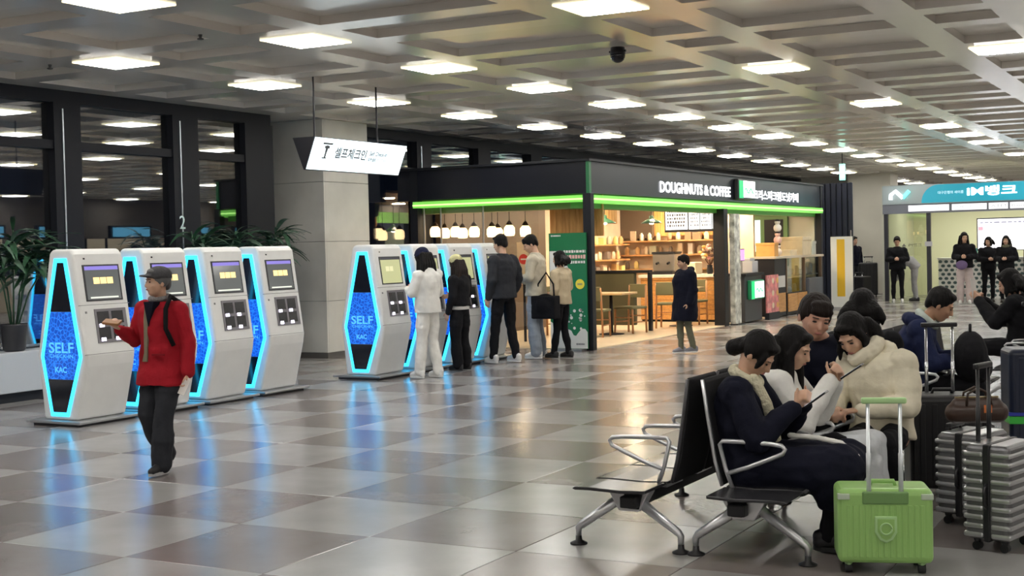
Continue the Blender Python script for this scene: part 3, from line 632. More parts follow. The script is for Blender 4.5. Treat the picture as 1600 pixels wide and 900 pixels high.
bars('poster_print', pw, r, (-8.79, py, 1.49), (1, 0, 0), (0, 0, 1), .36, .06, .005, 1); bars('poster_print', mat('poster_pink', (.85, .5, .45), .5), r, (-8.79, py, 1.41), (1, 0, 0), (0, 0, 1), .36, .085, .005, 2); bars('poster_print', pw, r, (-8.79, py, 1.33), (1, 0, 0), (0, 0, 1), .34, .06, .005, 5)
bars('poster_print', pw, r, (-9.1, py, 1.73), (1, 0, 0), (0, 0, 1), .16, .035, .005, 8); bars('poster_print', mat('poster_ink', (.2, .2, .2), .5), r, (-8.72, py, .1), (1, 0, 0), (0, 0, 1), .14, .04, .006, 9); bars('poster_print', mat('poster_ink', (.2, .2, .2), .5), r, (-8.71, py, 1.0), (1, 0, 0), (0, 0, 1), .08, .04, .007, 12)
# red and cream no-entry notice seen behind the young man
r = thing('notice_board', 'small cream notice with a red round mark behind the queueing men', 'notice', on(818, 405, 1, 19.6))
B('board', -.12, .12, 0, .02, -.35, .28, mat('notice_cream', (.72, .6, .45), .5), r); MB().add([(.085*math.cos(t*math.pi/10), -.003, .085*math.sin(t*math.pi/10)) for t in range(20)], [tuple(range(20))]).build('round_mark', mat('notice_red', (.7, .05, .04), .5), r, fix=False)
B('bar', -.05, .05, -.006, -.003, -.012, .012, pw, r); B('leg', -.02, .02, 0, .02, -on(818, 405, 1, 19.6).z+.012, -.35, blk, r)
# ---- serving front beyond the second post: patterned column, lit box, posters, display cases
r = thing('patterned_banner', 'narrow white and green patterned banner column beside the second post', 'banner', (CX+.05, 24.72, 0))
B('panel', -.05, .05, -.17, .17, .02, 2.12, mat('banner_pattern', (.60, .63, .55), .5, var=.65, vscale=7), r); B('foot', -.1, .1, -.2, .2, 0, .02, blk, r)
r = thing('serving_counter', 'dark serving counter with glowing green box sign on its front', 'counter', (0, 0, 0))
B('body', CX-.45, CX+.12, 25.05, 26.1, .02, .92, mat('counter_charcoal', (.045, .05, .055), .5), r, .01); B('worktop', CX-.5, CX+.16, 25.0, 26.15, .92, .97, blk, r)
B('lit_box', CX+.12, CX+.2, 25.2, 26.02, .45, .83, mat('lit_case', (.02, .3, .12), .4), r, .02); B('lit_face', CX+.2, CX+.205, 25.42, 25.99, .48, .80, glow('lit_white', (.75, .98, .86), 1.3), r); B('lit_edge', CX+.2, CX+.205, 25.22, 25.41, .46, .81, glow('lit_green', (.01, .45, .14), 1.0), r)
MB().tube([(CX+.208, 25.5+.05*i, .63+.035*math.sin(i*1.5)) for i in range(9)], .01, 6).build('logo_script', glow('lit_green', (.01, .45, .14), 1.0), r)
r = thing('pink_poster', 'pink and red promotional poster panel on the serving front', 'poster', (CX+.17, 26.62, 0))
B('panel', -.01, .02, -.40, .36, .14, .90, mat('poster_pinkred', (.72, .24, .24), .5, var=.45, vscale=7), r)
for k in range(9): MB().ell((.022, -.3+.29*(k % 3), .28+.25*(k//3)), (.003, .07, .06)).build('printed_treat', fm[(k*2) % 3], r)
B('foot', -.04, .05, -.38, .34, 0, .14, blk, r)
r = thing('small_menu_case', 'short counter with wooden door and grey panel beside the pink poster', 'counter', (0, 0, 0))
B('body', CX-.4, CX+.1, 27.02, 27.78, .02, 1.215, blk, r); B('door', CX+.1, CX+.12, 27.08, 27.72, .1, .5, wdo, r, .005); B('notice', CX+.1, CX+.115, 27.1, 27.7, .62, .86, mat('notice_white', (.6, .6, .57), .5), r)
r = thing('display_case', 'glass display case with wooden doors and stock on top', 'display case', (0, 0, 0))
B('body', CX-.5, CX+.1, 27.85, 30.6, .02, .48, blk, r)
for y0 in (27.9, 28.62): B('door', CX+.1, CX+.12, y0, y0+.68, .08, .46, wdo, r, .005)
B('side_unit', CX-.4, CX+.14, 29.4, 30.5, .02, .75, mat('unit_grey', (.10, .11, .13), .5), r, .01)
for y0 in (27.85, 29.2, 30.54): B('frame_post', CX+.04, CX+.1, y0, y0+.06, .48, 1.22, mat('case_bronze', (.22, .15, .1), .35, .6), r)
B('top_board', CX-.5, CX+.14, 27.0, 30.62, 1.22, 1.27, mat('case_top', (.6, .52, .4), .4), r, .005); B('glass_front', CX+.06, CX+.066, 27.9, 30.54, .48, 1.22, glass('case_glass', (.9, .95, .95), .04, .5), r); B('inner_shelf', CX-.45, CX+.03, 27.9, 30.5, .82, .84, mat('case_shelf', (.3, .32, .33), .3), r)
for k in range(14):
    hh = rnd.uniform(.1, .26); y0 = 28.05+.18*k; z0 = .845 if k % 2 else .485
    o = MB().lathe([(.05, 0), (.055, .02), (.05, hh*.7), (.03, hh)], n=10).build('display_bottle', [mat('bottle_grey', (.3, .33, .36), .3), mat('bottle_white', (.7, .7, .68), .4)][k % 2], None, True)
    o.location = (CX-.12, y0, z0); tag(o, f'{ORD[k//2]} small {["grey bottle on the base", "white bottle on the shelf"][k % 2]} of the glass display case', 'bottle', f'{["grey", "white"][k % 2]} bottles in the glass case')
TOPB = [(27.2, .26, .5, .28, (.62, .33, .09), 'orange wooden box on the case top beside the stacked dolls'), (28.9, .7, .62, .4, (.72, .6, .4), 'large cream carton on top of the display case'), (29.55, .34, .3, .34, (.6, .62, .5), 'grey-green carton beside the large cream carton'), (30.0, .3, .5, .3, (.5, .52, .46), 'pale carton at the end of the display case top'), (28.3, .5, .5, .12, (.78, .66, .45), 'flat cream tray box on the display case top')]
for y0, l_, d_, h_, c_, lab in TOPB:
    q = MB().box(CX-.35, CX-.35+d_*.8, y0, y0+l_, 1.27, 1.27+h_); q.box(CX-.36, CX-.34+d_*.8, y0-.005, y0+l_+.005, 1.27+h_*.82, 1.27+h_+.005)
    tag(q.build('carton', mat('carton_'+str(y0), c_, .6, var=.08), None, False, .006), lab, 'box')
for k in range(3):
    o = MB().ell((0, 0, .085), (.085, .085, .09)).ell((0, 0, .21), (.06, .06, .06)).build('doll', [mat('doll_cream', (.8, .7, .6), .6), mat('doll_pink', (.75, .5, .45), .6), mat('doll_white', (.75, .74, .7), .6)][k], None, True)
    o.location = (CX-.05, 27.75, 1.27+.255*k); tag(o, ['round cream plush doll at the bottom of the doll stack', 'round pink plush doll in the middle of the doll stack', 'round white plush doll on top of the doll stack'][k], 'doll', 'stacked plush dolls')
    MB().ell((0, 0, .24), (.062, .062, .035)).build('cap', blk, o, True)
r = thing('tablet_stand', 'small order tablet with magenta screen on the serving counter', 'tablet', (CX-.05, 25.35, .97))
B('post', -.02, .02, -.02, .02, 0, .28, kgrey, r); B('screen', .0, .03, -.13, .13, .24, .48, blk, r, .006); B('display', .03, .034, -.115, .115, .255, .465, glow('tablet_magenta', (.75, .25, .75), 1.0), r)
o = MB().box(CX-.3, CX+.05, 25.75, 26.1, .97, 1.2).box(CX-.25, CX, 25.78, 26.05, 1.2, 1.26).build('till', mat('till_grey', (.5, .5, .52), .4), None, False, .01); tag(o, 'pale grey till machine on the dark serving counter', 'till')
r = thing('back_menu', 'green framed wall menu with pale screens behind the serving counter', 'menu board', (0, 0, 0))
B('frame', -10.9, -9.35, 30.75, 30.85, 1.0, 2.3, mat('menu_green_frame', (.10, .2, .08), .5), r); B('panel', -10.6, -10.0, 30.73, 30.75, 1.35, 2.1, glow('menu_pale', (.5, .62, .6), .8), r); B('panel', -9.9, -9.45, 30.73, 30.75, 1.2, 2.1, blk, r)
# curtain-like dark slat screen at the end of the cafe
r = thing('dark_slat_screen', 'tall dark vertical-slat screen beyond the end of the cafe', 'screen', (0, 0, 0))
B('back_board', -9.2, -8.2, 32.1, 32.14, 0, 2.95, blk, r)
x = -9.2
while x < -8.25: B('slat', x, x+.11, 32.05, 32.1, 0, 2.95, mat('slat_ink', (.012, .015, .03), .4), r, .01); x += .135
r = thing('yellow_banner', 'white roll-up banner with mustard yellow stripe past the cafe end', 'banner', (-7.98, 30.4, 0))
B('sheet', -.26, .24, 0, .012, .06, 1.66, mat('banner_white', (.72, .72, .68), .5), r); B('stripe', -.12, .06, -.004, 0, .3, 1.6, mat('banner_mustard', (.68, .42, .02), .5), r); B('base', -.3, .28, -.08, .1, 0, .06, kmetal, r); MB().tube([(.2, .03, .06), (.2, .03, 1.8)], .012, 6).build('pole', kmetal, r)
r = thing('exit_sign', 'small lit green exit sign hanging from the far ceiling', 'sign', (-7.84, 30.0, 2.92))
B('case', -.06, .06, -.03, .03, 0, .36, glow('exit_green', (.25, .85, .65), 1.5), r); MB().tube([(0, 0, .36), (0, 0, CEIL-2.92)], .012, 6).build('rod', box_m, r); bars('pictogram', mat('exit_white', (.9, .95, .92), .5, 0, (1, 1, 1), 1.5), r, (0, -.03, .18), (1, 0, 0), (0, 0, 1), .09, .28, .003, 2, 3)
# ================================================================== BANK BOOTH at the end of the hall
BY = 35.0
bank = thing('bank_booth', 'bank exchange booth with teal sign and pale yellow-green interior', 'bank booth', (0, 0, 0))
teal = mat('bank_teal', (.01, .22, .30), .35, 0, (.01, .25, .34), .55); silver = mat('bank_silver', (.36, .42, .43), .3, .3); bwall = mat('bank_wall', (.68, .68, .48), .6); bdk = mat('bank_frame', (.03, .03, .04), .4)
B('sign_panel', -8.1, 1.5, BY-.12, BY, 2.46, 2.94, silver, bank)
arc = [(1.5, 2.475), (-7.12, 2.475)]+[(-7.12+.42*(1-math.cos(t*math.pi/16)), 2.475+.45*math.sin(t*math.pi/16)) for t in range(1, 9)]+[(1.5, 2.925)]
MB().prism(arc, 1, BY-.13, BY-.12).build('sign_face', teal, bank)
bw = glow('bank_white_letters', (.93, .97, 1), 1.8)
text('sign_lettering', 'iM뱅크', bw, bank, (-5.42, BY-.13, 2.73), (1, 0, 0), (0, 0, 1), 1.18, .25, .012, .03)
text('sign_lettering', '대구은행의 새이름', mat('bank_small_letters', (.6, .75, .8), .4, 0, (.5, .7, .75), .8), bank, (-6.4, BY-.13, 2.72), (1, 0, 0), (0, 0, 1), .62, .075, .012)
for pts, m_ in ((((-7.88, 2.58), (-7.88, 2.70), (-7.76, 2.80), (-7.58, 2.62)), bw), (((-7.58, 2.62), (-7.42, 2.79)), glow('bank_aqua', (.1, .8, .75), 2.2))):
    MB().tube([(x, BY-.15, z) for x, z in pts], .045, 8).build('logo', m_, bank)
B('lower_band', -8.1, 1.5, BY-.1, BY, 2.22, 2.46, mat('bank_band', (.16, .17, .2), .4), bank)
for x0, x1, s_ in ((-7.45, -6.45, 'Currency Exchange'), (-6.38, -5.55, '両替 兑换 환전'), (-5.5, -5.05, 'ATM'), (-5.0, -4.6, 'Bank')):
    B('lit_strip', x0, x1, BY-.11, BY-.1, 2.27, 2.42, glow('bank_strip', (.95, .95, .97), .7), bank); text('strip_lettering', s_, mat('strip_ink', (.45, .47, .5), .5), bank, ((x0+x1)/2, BY-.11, 2.345), (1, 0, 0), (0, 0, 1), (x1-x0)*.8, .07, .003)
B('lit_strip', -4.52, -3.9, BY-.11, BY-.1, 2.27, 2.46, glow('bank_strip_yellow', (1, .9, .35), 2.0), bank)
B('back_wall', -8.1, 1.5, 38.5, 38.6, 0, 2.7, bwall, bank); B('side_wall', -8.15, -8.08, BY, 38.5, 0, 2.94, mat('bank_side', (.55, .55, .46), .5), bank); B('booth_ceiling', -8.1, 1.5, BY, 38.5, 2.6, 2.65, mat('bank_ceiling', (.7, .7, .6), .6), bank)
B('added_ceiling_glow', -7.6, 1.0, 36.6, 37.3, 2.575, 2.6, glow('bank_added_glow', (1, .98, .84), 5.2), bank)  # glowing panel added overhead to light the booth interior
for x in (-8.08, -7.02): B('post', x, x+.1, BY-.06, BY+.04, 0, 2.22, bdk, bank)
B('post_label', -7.06, -6.88, BY-.07, BY-.06, 1.38, 1.5, mat('post_label_grey', (.5, .5, .55), .4), bank)
B('glass_front', -7.98, -7.02, BY-.01, BY, 0, 2.22, glass('bank_glass', (.93, .95, .88), .05, .5), bank); text('glass_lettering', '▲ iM뱅크', mat('glass_ink', (.2, .2, .18), .5), bank, (-7.4, BY-.012, 1.42), (1, 0, 0), (0, 0, 1), .5, .09, .002)
r = thing('rate_screen', 'large white exchange rate screen inside the bank booth', 'screen', (-5.35, 36.2, 1.25))
B('case', -.66, .66, 0, .06, -.02, .82, bdk, r, .01); B('display', -.63, .63, -.006, 0, 0, .79, glow('rate_white', (.95, .92, .96), 1.5), r); bars('printed_rows', mat('rate_ink', (.3, .3, .4), .5, 0, (.4, .4, .5), .5), r, (0, -.006, .7), (1, 0, 0), (0, 0, 1), 1.15, .06, .003, 4)
bars('printed_rows', mat('rate_ink', (.3, .3, .4), .5), r, (0.05, -.006, .35), (1, 0, 0), (0, 0, 1), .1, .45, .003, 6, 5); B('red_mark', -.62, -.5, -.01, -.006, .5, .6, glow('rate_red', (.9, .3, .35), 1), r)
for x in (-.5, .5): B('stand', x-.03, x+.03, .01, .05, -1.25, -.02, bdk, r)
r = thing('bank_counter', 'bank counter with white and dark dotted front', 'counter', (-6.25, 36.3, 0))
B('body', -.75, 2.6, 0, .5, 0, 1.02, mat('bank_counter_white', (.72, .72, .68), .5), r); q = MB()
for i in range(9):
    for j in range(22):
        x, z = -.7+j*.15+(.07 if i % 2 else 0), .08+i*.11
        q.add([(x+.055*math.cos(t*math.pi/3), -.004, z+.042*math.sin(t*math.pi/3)) for t in range(6)], [tuple(range(6))])
q.build('dots', mat('bank_dots', (.06, .10, .10), .5), r, fix=False)['kind'] = 'stuff'
B('worktop', -.78, 2.63, -.04, .54, 1.02, 1.06, mat('bank_top', (.8, .8, .76), .4), r)
o = MB().box(-6.2, -6.0, 36.2, 36.26, 1.06, 1.3).box(-6.15, -6.05, 36.15, 36.32, 1.06, 1.075).build('teal_plate', mat('teal_plate', (.1, .55, .5), .4), None, False, .004); tag(o, 'small teal plate standing on the bank counter', 'plate')
# ================================================================== CHECK-IN DESKS across the hall (seen mirrored in the windows)
for n in range(8):
    r = thing('check_in_desk', f'beige check-in desk with blue screen across the hall, {ORD[n]} along the wall', 'desk', (8.3, 24.5+3.1*n, 0), 0, 'check-in desks across the hall')
    B('desk', -.35, .35, -1.2, 1.2, 0, 1.05, mat('desk_beige', (.62, .52, .36), .5), r, .01); B('back_panel', 1.0, 1.1, -1.4, 1.4, 0, 2.2, mat('desk_back', (.78, .68, .5), .6), r)
    B('screen_housing', .3, .42, -.95, .95, 2.2, 2.62, blk, r); B('screen', .28, .3, -.85, .85, 2.25, 2.57, glow('desk_screen', (.10, .36, .55), .7), r)
    for y in (-1.1, 1.1): B('post', .33, .39, y-.03, y+.03, 1.05, 2.2, blk, r)
# ================================================================== BENCHES
alu = mat('bench_aluminium', (.66, .67, .69), .32, .75); bblk = mat('bench_black', (.012, .012, .014), .5); bseat = mat('bench_seat_plate', (.06, .06, .065), .22, .5); mesh_m = mat('bench_mesh_black', (.010, .010, .012), .75, bump=.3, bscale=300)
def bench_row(n, mir=False, bx=0.):
    r = thing('bench_row', '-', 'bench'); P = .45
    O = .30; L = O+n*P; fl = (lambda y: L-y) if mir else (lambda y: y)
    MB().box(.24, .33, min(fl(.08), fl(L-.05)), max(fl(.08), fl(L-.05)), .225, .285).build('beam', bblk, r, bevel=.008)
    for y in [fl(.18), fl(O+P*3)]:
        lg = MB().prism([(.19, .305), (.42, .305), (.36, .20), (.25, .20)], 1, y-.045, y+.045).build('leg_bracket', alu, r, bevel=.006)
        MB().prism([(.225, .292), (.325, .292), (.30, .215), (.245, .215)], 1, y-(-.052 if mir else .052), y-(-.045 if mir else .045)).build('bracket_cover', bblk, lg)
        for pts, hx in (([(.27, .25), (.05, .10), (.04, .085)], .04), ([(.35, .27), (.595, .10), (.61, .085)], .61)):
            lg2 = MB().tube([(a, y, b) for a, b in pts]+[(hx, y, .03)], [.03, .021, .018, .014], 8).build('leg', alu, r, True)
            MB().lathe([(.045, 0), (.045, .008), (.018, .02), (.016, .045)], (hx, y, 0), 14).build('foot', bblk, lg2, True)
    prof = [(.16, .318), (.30, .312), (.47, .318), (.545, .316), (.562, .322), (.548, .332), (.47, .334), (.30, .328), (.16, .334)]
    MB().prism(prof, 1, *sorted((fl(.01), fl(.275)))).build('end_tray', bseat, r, bevel=.004)
    for k in range(n):
        y0, y1 = sorted((fl(O+k*P+.005), fl(O+k*P+P-.02)))
        prof = [(.16, .318), (.30, .312), (.47, .318), (.545, .316), (.562, .322), (.548, .332), (.47, .334), (.30, .328), (.16, .334)]
        s_ = MB().prism(prof, 1, y0, y1).build('seat', bseat, r, bevel=.004); MB().tube([(.553, y0+.01, .318), (.556, y1-.01, .318)], .014, 8).build('seat_edge', bblk, s_, True); MB().tube([(.2, y0+.008, .314), (.553, y0+.008, .316)], .012, 8).build('seat_edge', bblk, s_, True); MB().tube([(.2, y1-.008, .314), (.553, y1-.008, .316)], .012, 8).build('seat_edge', bblk, s_, True); MB().box(.2, .36, y0+.1, y1-.1, .285, .314).build('seat_bracket', alu, s_)
        q = [(.165, .335), (.135, .45), (.095, .70), (.075, .85), (.062, .875), (.048, .862), (.066, .70), (.105, .44), (.14, .325)]
        q = [(a+bx, c) for a, c in q]; b = MB().prism(q, 1, y0+.01, y1-.01).build('backrest', mesh_m, r, bevel=.01)
        for yy in (y0, y1-.012): MB().tube([(.155+bx, yy+.006, .33), (.122+bx, yy+.006, .45), (.082+bx, yy+.006, .70), (.06+bx, yy+.006, .865)], .010, 8).build('back_rail', alu if k == 0 and not mir and yy == y0 else mat('bench_rail_grey', (.06, .06, .065), .4), b, True)
        if k < n-1 or True:
            ya = fl(O+k*P-.012)
            pts = [(.20, .325), (.165, .42), (.135, .545), (.15, .562), (.25, .562), (.40, .558), (.455, .552), (.472, .535), (.46, .512), (.40, .485), (.28, .435), (.175, .40)]
            MB().tube([(a, ya, b2) for a, b2 in pts], .0115, 8).build('armrest', alu, r, True)
    return r
b1 = bench_row(5, False, -.02); b1.location = (-2.45, 6.12, 0); b1['label'] = 'airport bench row with the seated women, facing the luggage'
b2 = bench_row(5, True, -.02)
b2.location = (-2.45, 6.12+2.55, 0); b2.rotation_euler = (0, 0, math.pi); b2['label'] = 'empty airport bench row facing the kiosks, back to back with the women'
for o in (b1, b2): o['group'] = 'waiting hall benches'
b3 = copy_tree(b1); b3.location = (-2.45, 9.9, 0); b3['label'] = 'airport bench row behind, under the man in the navy jacket'
b4 = copy_tree(b2); b4.location = (-1.5, 15.6, 0); b4['label'] = 'farther airport bench row with the person in black'
# ================================================================== LUGGAGE
def wheels(r, w_, d_, m_):
    for sx in (-1, 1):
        for sy in (-1, 1):
            o = MB().lathe([(.012, .03), (.02, .05), (.022, .06)], (sx*(w_/2-.05), sy*(d_/2-.045), 0), 10).build('caster', m_, r)
            R = Matrix.Translation((sx*(w_/2-.05), sy*(d_/2-.045), .023)) @ Matrix.Rotation(math.pi/2, 4, 'Y')
            q = MB(); q.rings([[R @ Vector((.022*math.cos(t*math.pi/7), .022*math.sin(t*math.pi/7), z)) for t in range(14)] for z in (-.016, -.005, .005, .016)]); q.build('wheel', bblk, o)
def handle(r, w_, z0, z1, y, mrod, mgrip, grip_r=.011):
    for sx in (-1, 1): MB().tube([(sx*w_/2, y, z0), (sx*w_/2, y, (z0+z1)/2), (sx*w_/2, y, (z0+z1)/2+.002), (sx*w_/2, y, z1)], [.0115, .0115, .009, .009], 10).build('handle_rod', mrod, r, True)
    MB().box(-w_/2-.03, w_/2+.03, y-.014, y+.014, z1-.004, z1+.024).build('handle_grip', mgrip, r, bevel=.008)
lime = mat('case_lime', (.32, .56, .17), .35, var=.03); lime2 = mat('case_lime_light', (.44, .68, .32), .4); chrome = mat('case_chrome', (.62, .64, .66), .2, .9)
r = thing('suitcase', 'lime green hard-shell suitcase with raised telescopic handle', 'suitcase', (-1.50, 6.37, 0), math.radians(19.8))
W_, D_, H0, H1 = .432, .25, .05, .40
body = MB().box(-W_/2, W_/2, -D_/2, D_/2, H0, H1).build('shell', lime, r, bevel=.03, seg=4)
for k in range(13):
    x = -W_/2+.05+k*(W_-.10)/12
    for sy in (-1, 1): MB().box(x-.009, x+.009, sy*D_/2-.003, sy*D_/2+.003, H0+.03, H1-.075).build('rib', lime, body, bevel=.003)
for sx in (-1, 1):
    MB().box(sx*(W_/2-.028)-.028, sx*(W_/2-.028)+.028, -D_/2-.004, -D_/2+.03, H1-.05, H1-.022).build('corner_cap', mat('case_cap', (.55, .66, .52), .3, .3), r, bevel=.004)
MB().prism([(-.05, .275), (.05, .275), (.05, .2), (.03, .165), (0, .15), (-.03, .165), (-.05, .2)], 1, -D_/2-.012, -D_/2).build('emblem_plate', lime2, r, bevel=.004)
MB().prism([(-.038, .263), (.038, .263), (.038, .205), (.02, .175), (0, .165), (-.02, .175), (-.038, .205)], 1, -D_/2-.015, -D_/2-.011).build('emblem_recess', lime, r)
q = MB(); q.tube([(.026*math.cos(t*math.pi/12), -D_/2-.017, .218+.026*math.sin(t*math.pi/12)) for t in range(25)], .004, 6); q.build('emblem_ring', lime2, r, True)
MB().box(-.105, .105, -D_/2-.006, -D_/2+.03, H1-.072, H1-.012).build('handle_housing', mat('housing_dark_green', (.16, .30, .10), .4), r, bevel=.008)
MB().tube([(-.06, -.02, H1-.01), (-.05, -.02, H1+.02), (.05, -.02, H1+.02), (.06, -.02, H1-.01)], .011, 8).build('top_handle', lime, r, True)
MB().box(-.006, W_/2*0+.006, -D_/2-.001, D_/2, H0, H1).build('seam', lime2, body) if False else None
handle(r, .145, H1-.07, .80, -D_/2+.012, mat('rod_pale', (.68, .72, .74), .3, .6), lime2); wheels(r, W_, D_, lime2)
sil = mat('case_silver', (.55, .56, .57), .28, .9); black_shell = mat('case_black', (.012, .012, .014), .4); navy_shell = mat('case_navy', (.012, .018, .04), .35)
def ribbed_case(label, loc, rz, w_, d_, h_, hz, hw):
    r = thing('suitcase', label, 'suitcase', loc, rz)
    b = MB().box(-w_/2, w_/2, -d_/2, d_/2, .06, h_).build('shell', mat('case_groove_grey', (.17, .17, .175), .4, .6), r, bevel=.03, seg=4)
    MB().box(-w_/2+.02, w_/2-.02, -d_/2+.02, d_/2-.02, h_-.012, h_+.003).build('lid_face', sil, b, bevel=.004)
    n = int((h_-.12)/.04)
    for k in range(n):
        z = .085+k*(h_-.13)/(n-1)
        for y0, y1 in ((-d_/2-.006, -.018), (.018, d_/2+.006)):
            MB().box(-w_/2-.007, w_/2+.007, y0, y1, z-.013, z+.013).build('rib', sil, b, bevel=.010)
    MB().box(-w_/2-.009, w_/2+.009, -.017, .017, .055, h_+.006).build('zip_band', black_shell, r, bevel=.006)
    MB().box(w_/2, w_/2+.014, -.02, .02, h_*.45, h_*.6).build('latch', chrome, r, bevel=.003); MB().tube([(-w_/2-.005, 0, h_*.42), (-w_/2-.03, 0, h_*.46), (-w_/2-.03, 0, h_*.6), (-w_/2-.005, 0, h_*.64)], .009, 8).build('side_handle', black_shell, r, True)
    handle(r, hw, h_-.02, hz, d_/2-.03, black_shell, black_shell); wheels(r, w_, d_, black_shell); return r
ribbed_case('silver horizontally ribbed suitcase nearest the camera, black zip facing out', (-1.07, 7.05, 0), math.radians(76), .34, .23, .53, .90, .13)
ribbed_case('silver ribbed suitcase behind, carrying the brown travel bag', (-1.30, 7.62, 0), math.radians(74), .34, .26, .50, .52, .12)
r = thing('travel_bag', 'brown leather travel bag resting on the silver suitcase', 'bag', (-1.27, 7.58, .545), math.radians(28)); r.scale = (.84, .84, .84)
soft(MB().cap((-.13, 0, .075), .075, (.13, 0, .075), .075).cap((-.12, 0, .13), .045, (.12, 0, .13), .045), 'body', mat('leather_brown', (.045, .024, .016), .4, bump=.1, bscale=80), r, .008, 6)
for sy in (-1, 1): MB().tube([(-.08, sy*.05, .12), (-.07, sy*.04, .2), (0, sy*.035, .235), (.07, sy*.04, .2), (.08, sy*.05, .12)], .008, 8).build('strap', mat('leather_brown', (.045, .024, .016), .4), r, True)
MB().box(-.14, .14, -.006, .006, .168, .178).build('zip', mat('zip_brass', (.4, .32, .16), .3, .9), r); MB().box(.02, .07, -.085, -.078, .08, .13).build('luggage_tag', mat('tag_orange', (.7, .2, .05), .5), r)
def plain_case(name, label, loc, rz, w_, d_, h_, hz, hw, m_, rod):
    r = thing(name, label, 'suitcase', loc, rz); b = MB().box(-w_/2, w_/2, -d_/2, d_/2, .06, h_).build('shell', m_, r, bevel=.035, seg=4)
    for k in range(5): x = -w_/2+.07+k*(w_-.14)/4; MB().box(x-.016, x+.016, -d_/2-.004, -d_/2+.003, .11, h_-.05).build('rib', m_, b, bevel=.004)
    MB().tube([(-.06, 0, h_-.005), (-.05, 0, h_+.025), (.05, 0, h_+.025), (.06, 0, h_-.005)], .011, 8).build('top_handle', black_shell, r, True)
    handle(r, hw, h_-.03, hz, 0.06, rod, black_shell); wheels(r, w_, d_, black_shell); return r
plain_case('suitcase', 'black suitcase with tall silver handle rods behind the woman in cream', (-1.60, 8.35, 0), math.radians(22), .42, .28, .62, 1.02, .155, black_shell, chrome)
nv = plain_case('suitcase', 'large dark navy suitcase with a white tag at the picture edge', (-1.10, 8.95, 0), math.radians(20), .46, .3, .86, 1.12, .16, navy_shell, chrome)
MB().box(-.10, -.05, -.16, -.155, .70, .76).build('tag', mat('tag_white', (.8, .8, .78), .5), nv); MB().box(-.235, .235, -.156, .156, .40, .445).build('strap', mat('strap_green', (.05, .5, .06), .4), nv); MB().box(-.235, .235, -.156, .156, .45, .47).build('strap', mat('strap_blue', (.03, .05, .4), .4), nv)
# ================================================================== PEOPLE
SKIN = mat('skin_light', (.62, .38, .26), .5, sss=.08, var=.04, vscale=30); HAIR = mat('hair_black', (.007, .006, .006), .6, spec=.18, bump=.5, bscale=60, stretch=(1, 1, .12)); HAIRB = mat('hair_dark_brown', (.018, .012, .010), .6, spec=.18, bump=.5, bscale=60, stretch=(1, 1, .12))
LIPS = mat('lips', (.42, .16, .13), .5); EYE_M = mat('eye_dark', (.015, .01, .01), .2); BROW = mat('brow', (.03, .022, .018), .7)
def cloth(name, c, bump=.35, bs=18, rough=.85): return mat(name, c, rough, bump=bump, bscale=bs, var=.08, vscale=9, spec=.2)
STAND = dict(pelvis=(0, 0, .93), waist=(0, .0, 1.08), chest=(0, 0, 1.26), neck=(0, -.005, 1.43), head=(0, .025, 1.578),
             shR=(.168, -.01, 1.342), elR=(.225, -.03, 1.10), wrR=(.225, .05, .87), shL=(-.168, -.01, 1.342), elL=(-.225, -.03, 1.10), wrL=(-.225, .05, .87),
             hipR=(.09, 0, .9), knR=(.10, .02, .49), anR=(.105, -.02, .085), hipL=(-.09, 0, .9), knL=(-.10, .02, .49), anL=(-.105, -.02, .085))
SIT = dict(pelvis=(0, 0, .44), waist=(0, -.03, .58), chest=(0, -.01, .74), neck=(0, .04, .89), head=(0, .10, 1.02),
           shR=(.17, .02, .84), elR=(.21, .12, .60), wrR=(.07, .31, .62), shL=(-.17, .02, .84), elL=(-.21, .12, .60), wrL=(-.07, .31, .62),
           hipR=(.09, .02, .42), knR=(.11, .43, .43), anR=(.11, .46, .085), hipL=(-.09, .02, .42), knL=(-.11, .43, .43), anL=(-.11, .46, .085))
def lerp(a, b, t): return Vector(a)*(1-t)+Vector(b)*t
def add_hand(mb, wr, d, nrm, side, curl, s):
    d = d.normalized(); nrm = (nrm-d*nrm.dot(d))
    nrm = nrm.normalized() if nrm.length > 1e-3 else d.orthogonal(); ac = d.cross(nrm)*side
    for i, ln in enumerate((.055, .066, .062, .048)):
        off = ac*((1.5-i)*.0185*s)
        k0 = wr+d*(.085*s)+off; mb.cap(wr+d*(.01*s)+off*.6, .0145*s, k0, .0125*s, 7)
        a1, a2 = curl*.8, curl*1.9
        k1 = k0+(d*math.cos(a1)+nrm*math.sin(a1))*(ln*.55*s); k2 = k1+(d*math.cos(a2)+nrm*math.sin(a2))*(ln*.6*s)
        mb.cap(k0, .0105*s, k1, .0095*s, 7); mb.cap(k1, .0095*s, k2, .008*s, 7)
    t0 = wr+d*(.025*s)+ac*(.026*s); t1 = t0+(d*.55+ac*.7+nrm*.35).normalized()*(.045*s); t2 = t1+(d*.85+ac*.1+nrm*.45).normalized()*(.035*s)
    mb.cap(t0, .014*s, t1, .011*s, 7); mb.cap(t1, .011*s, t2, .009*s, 7)
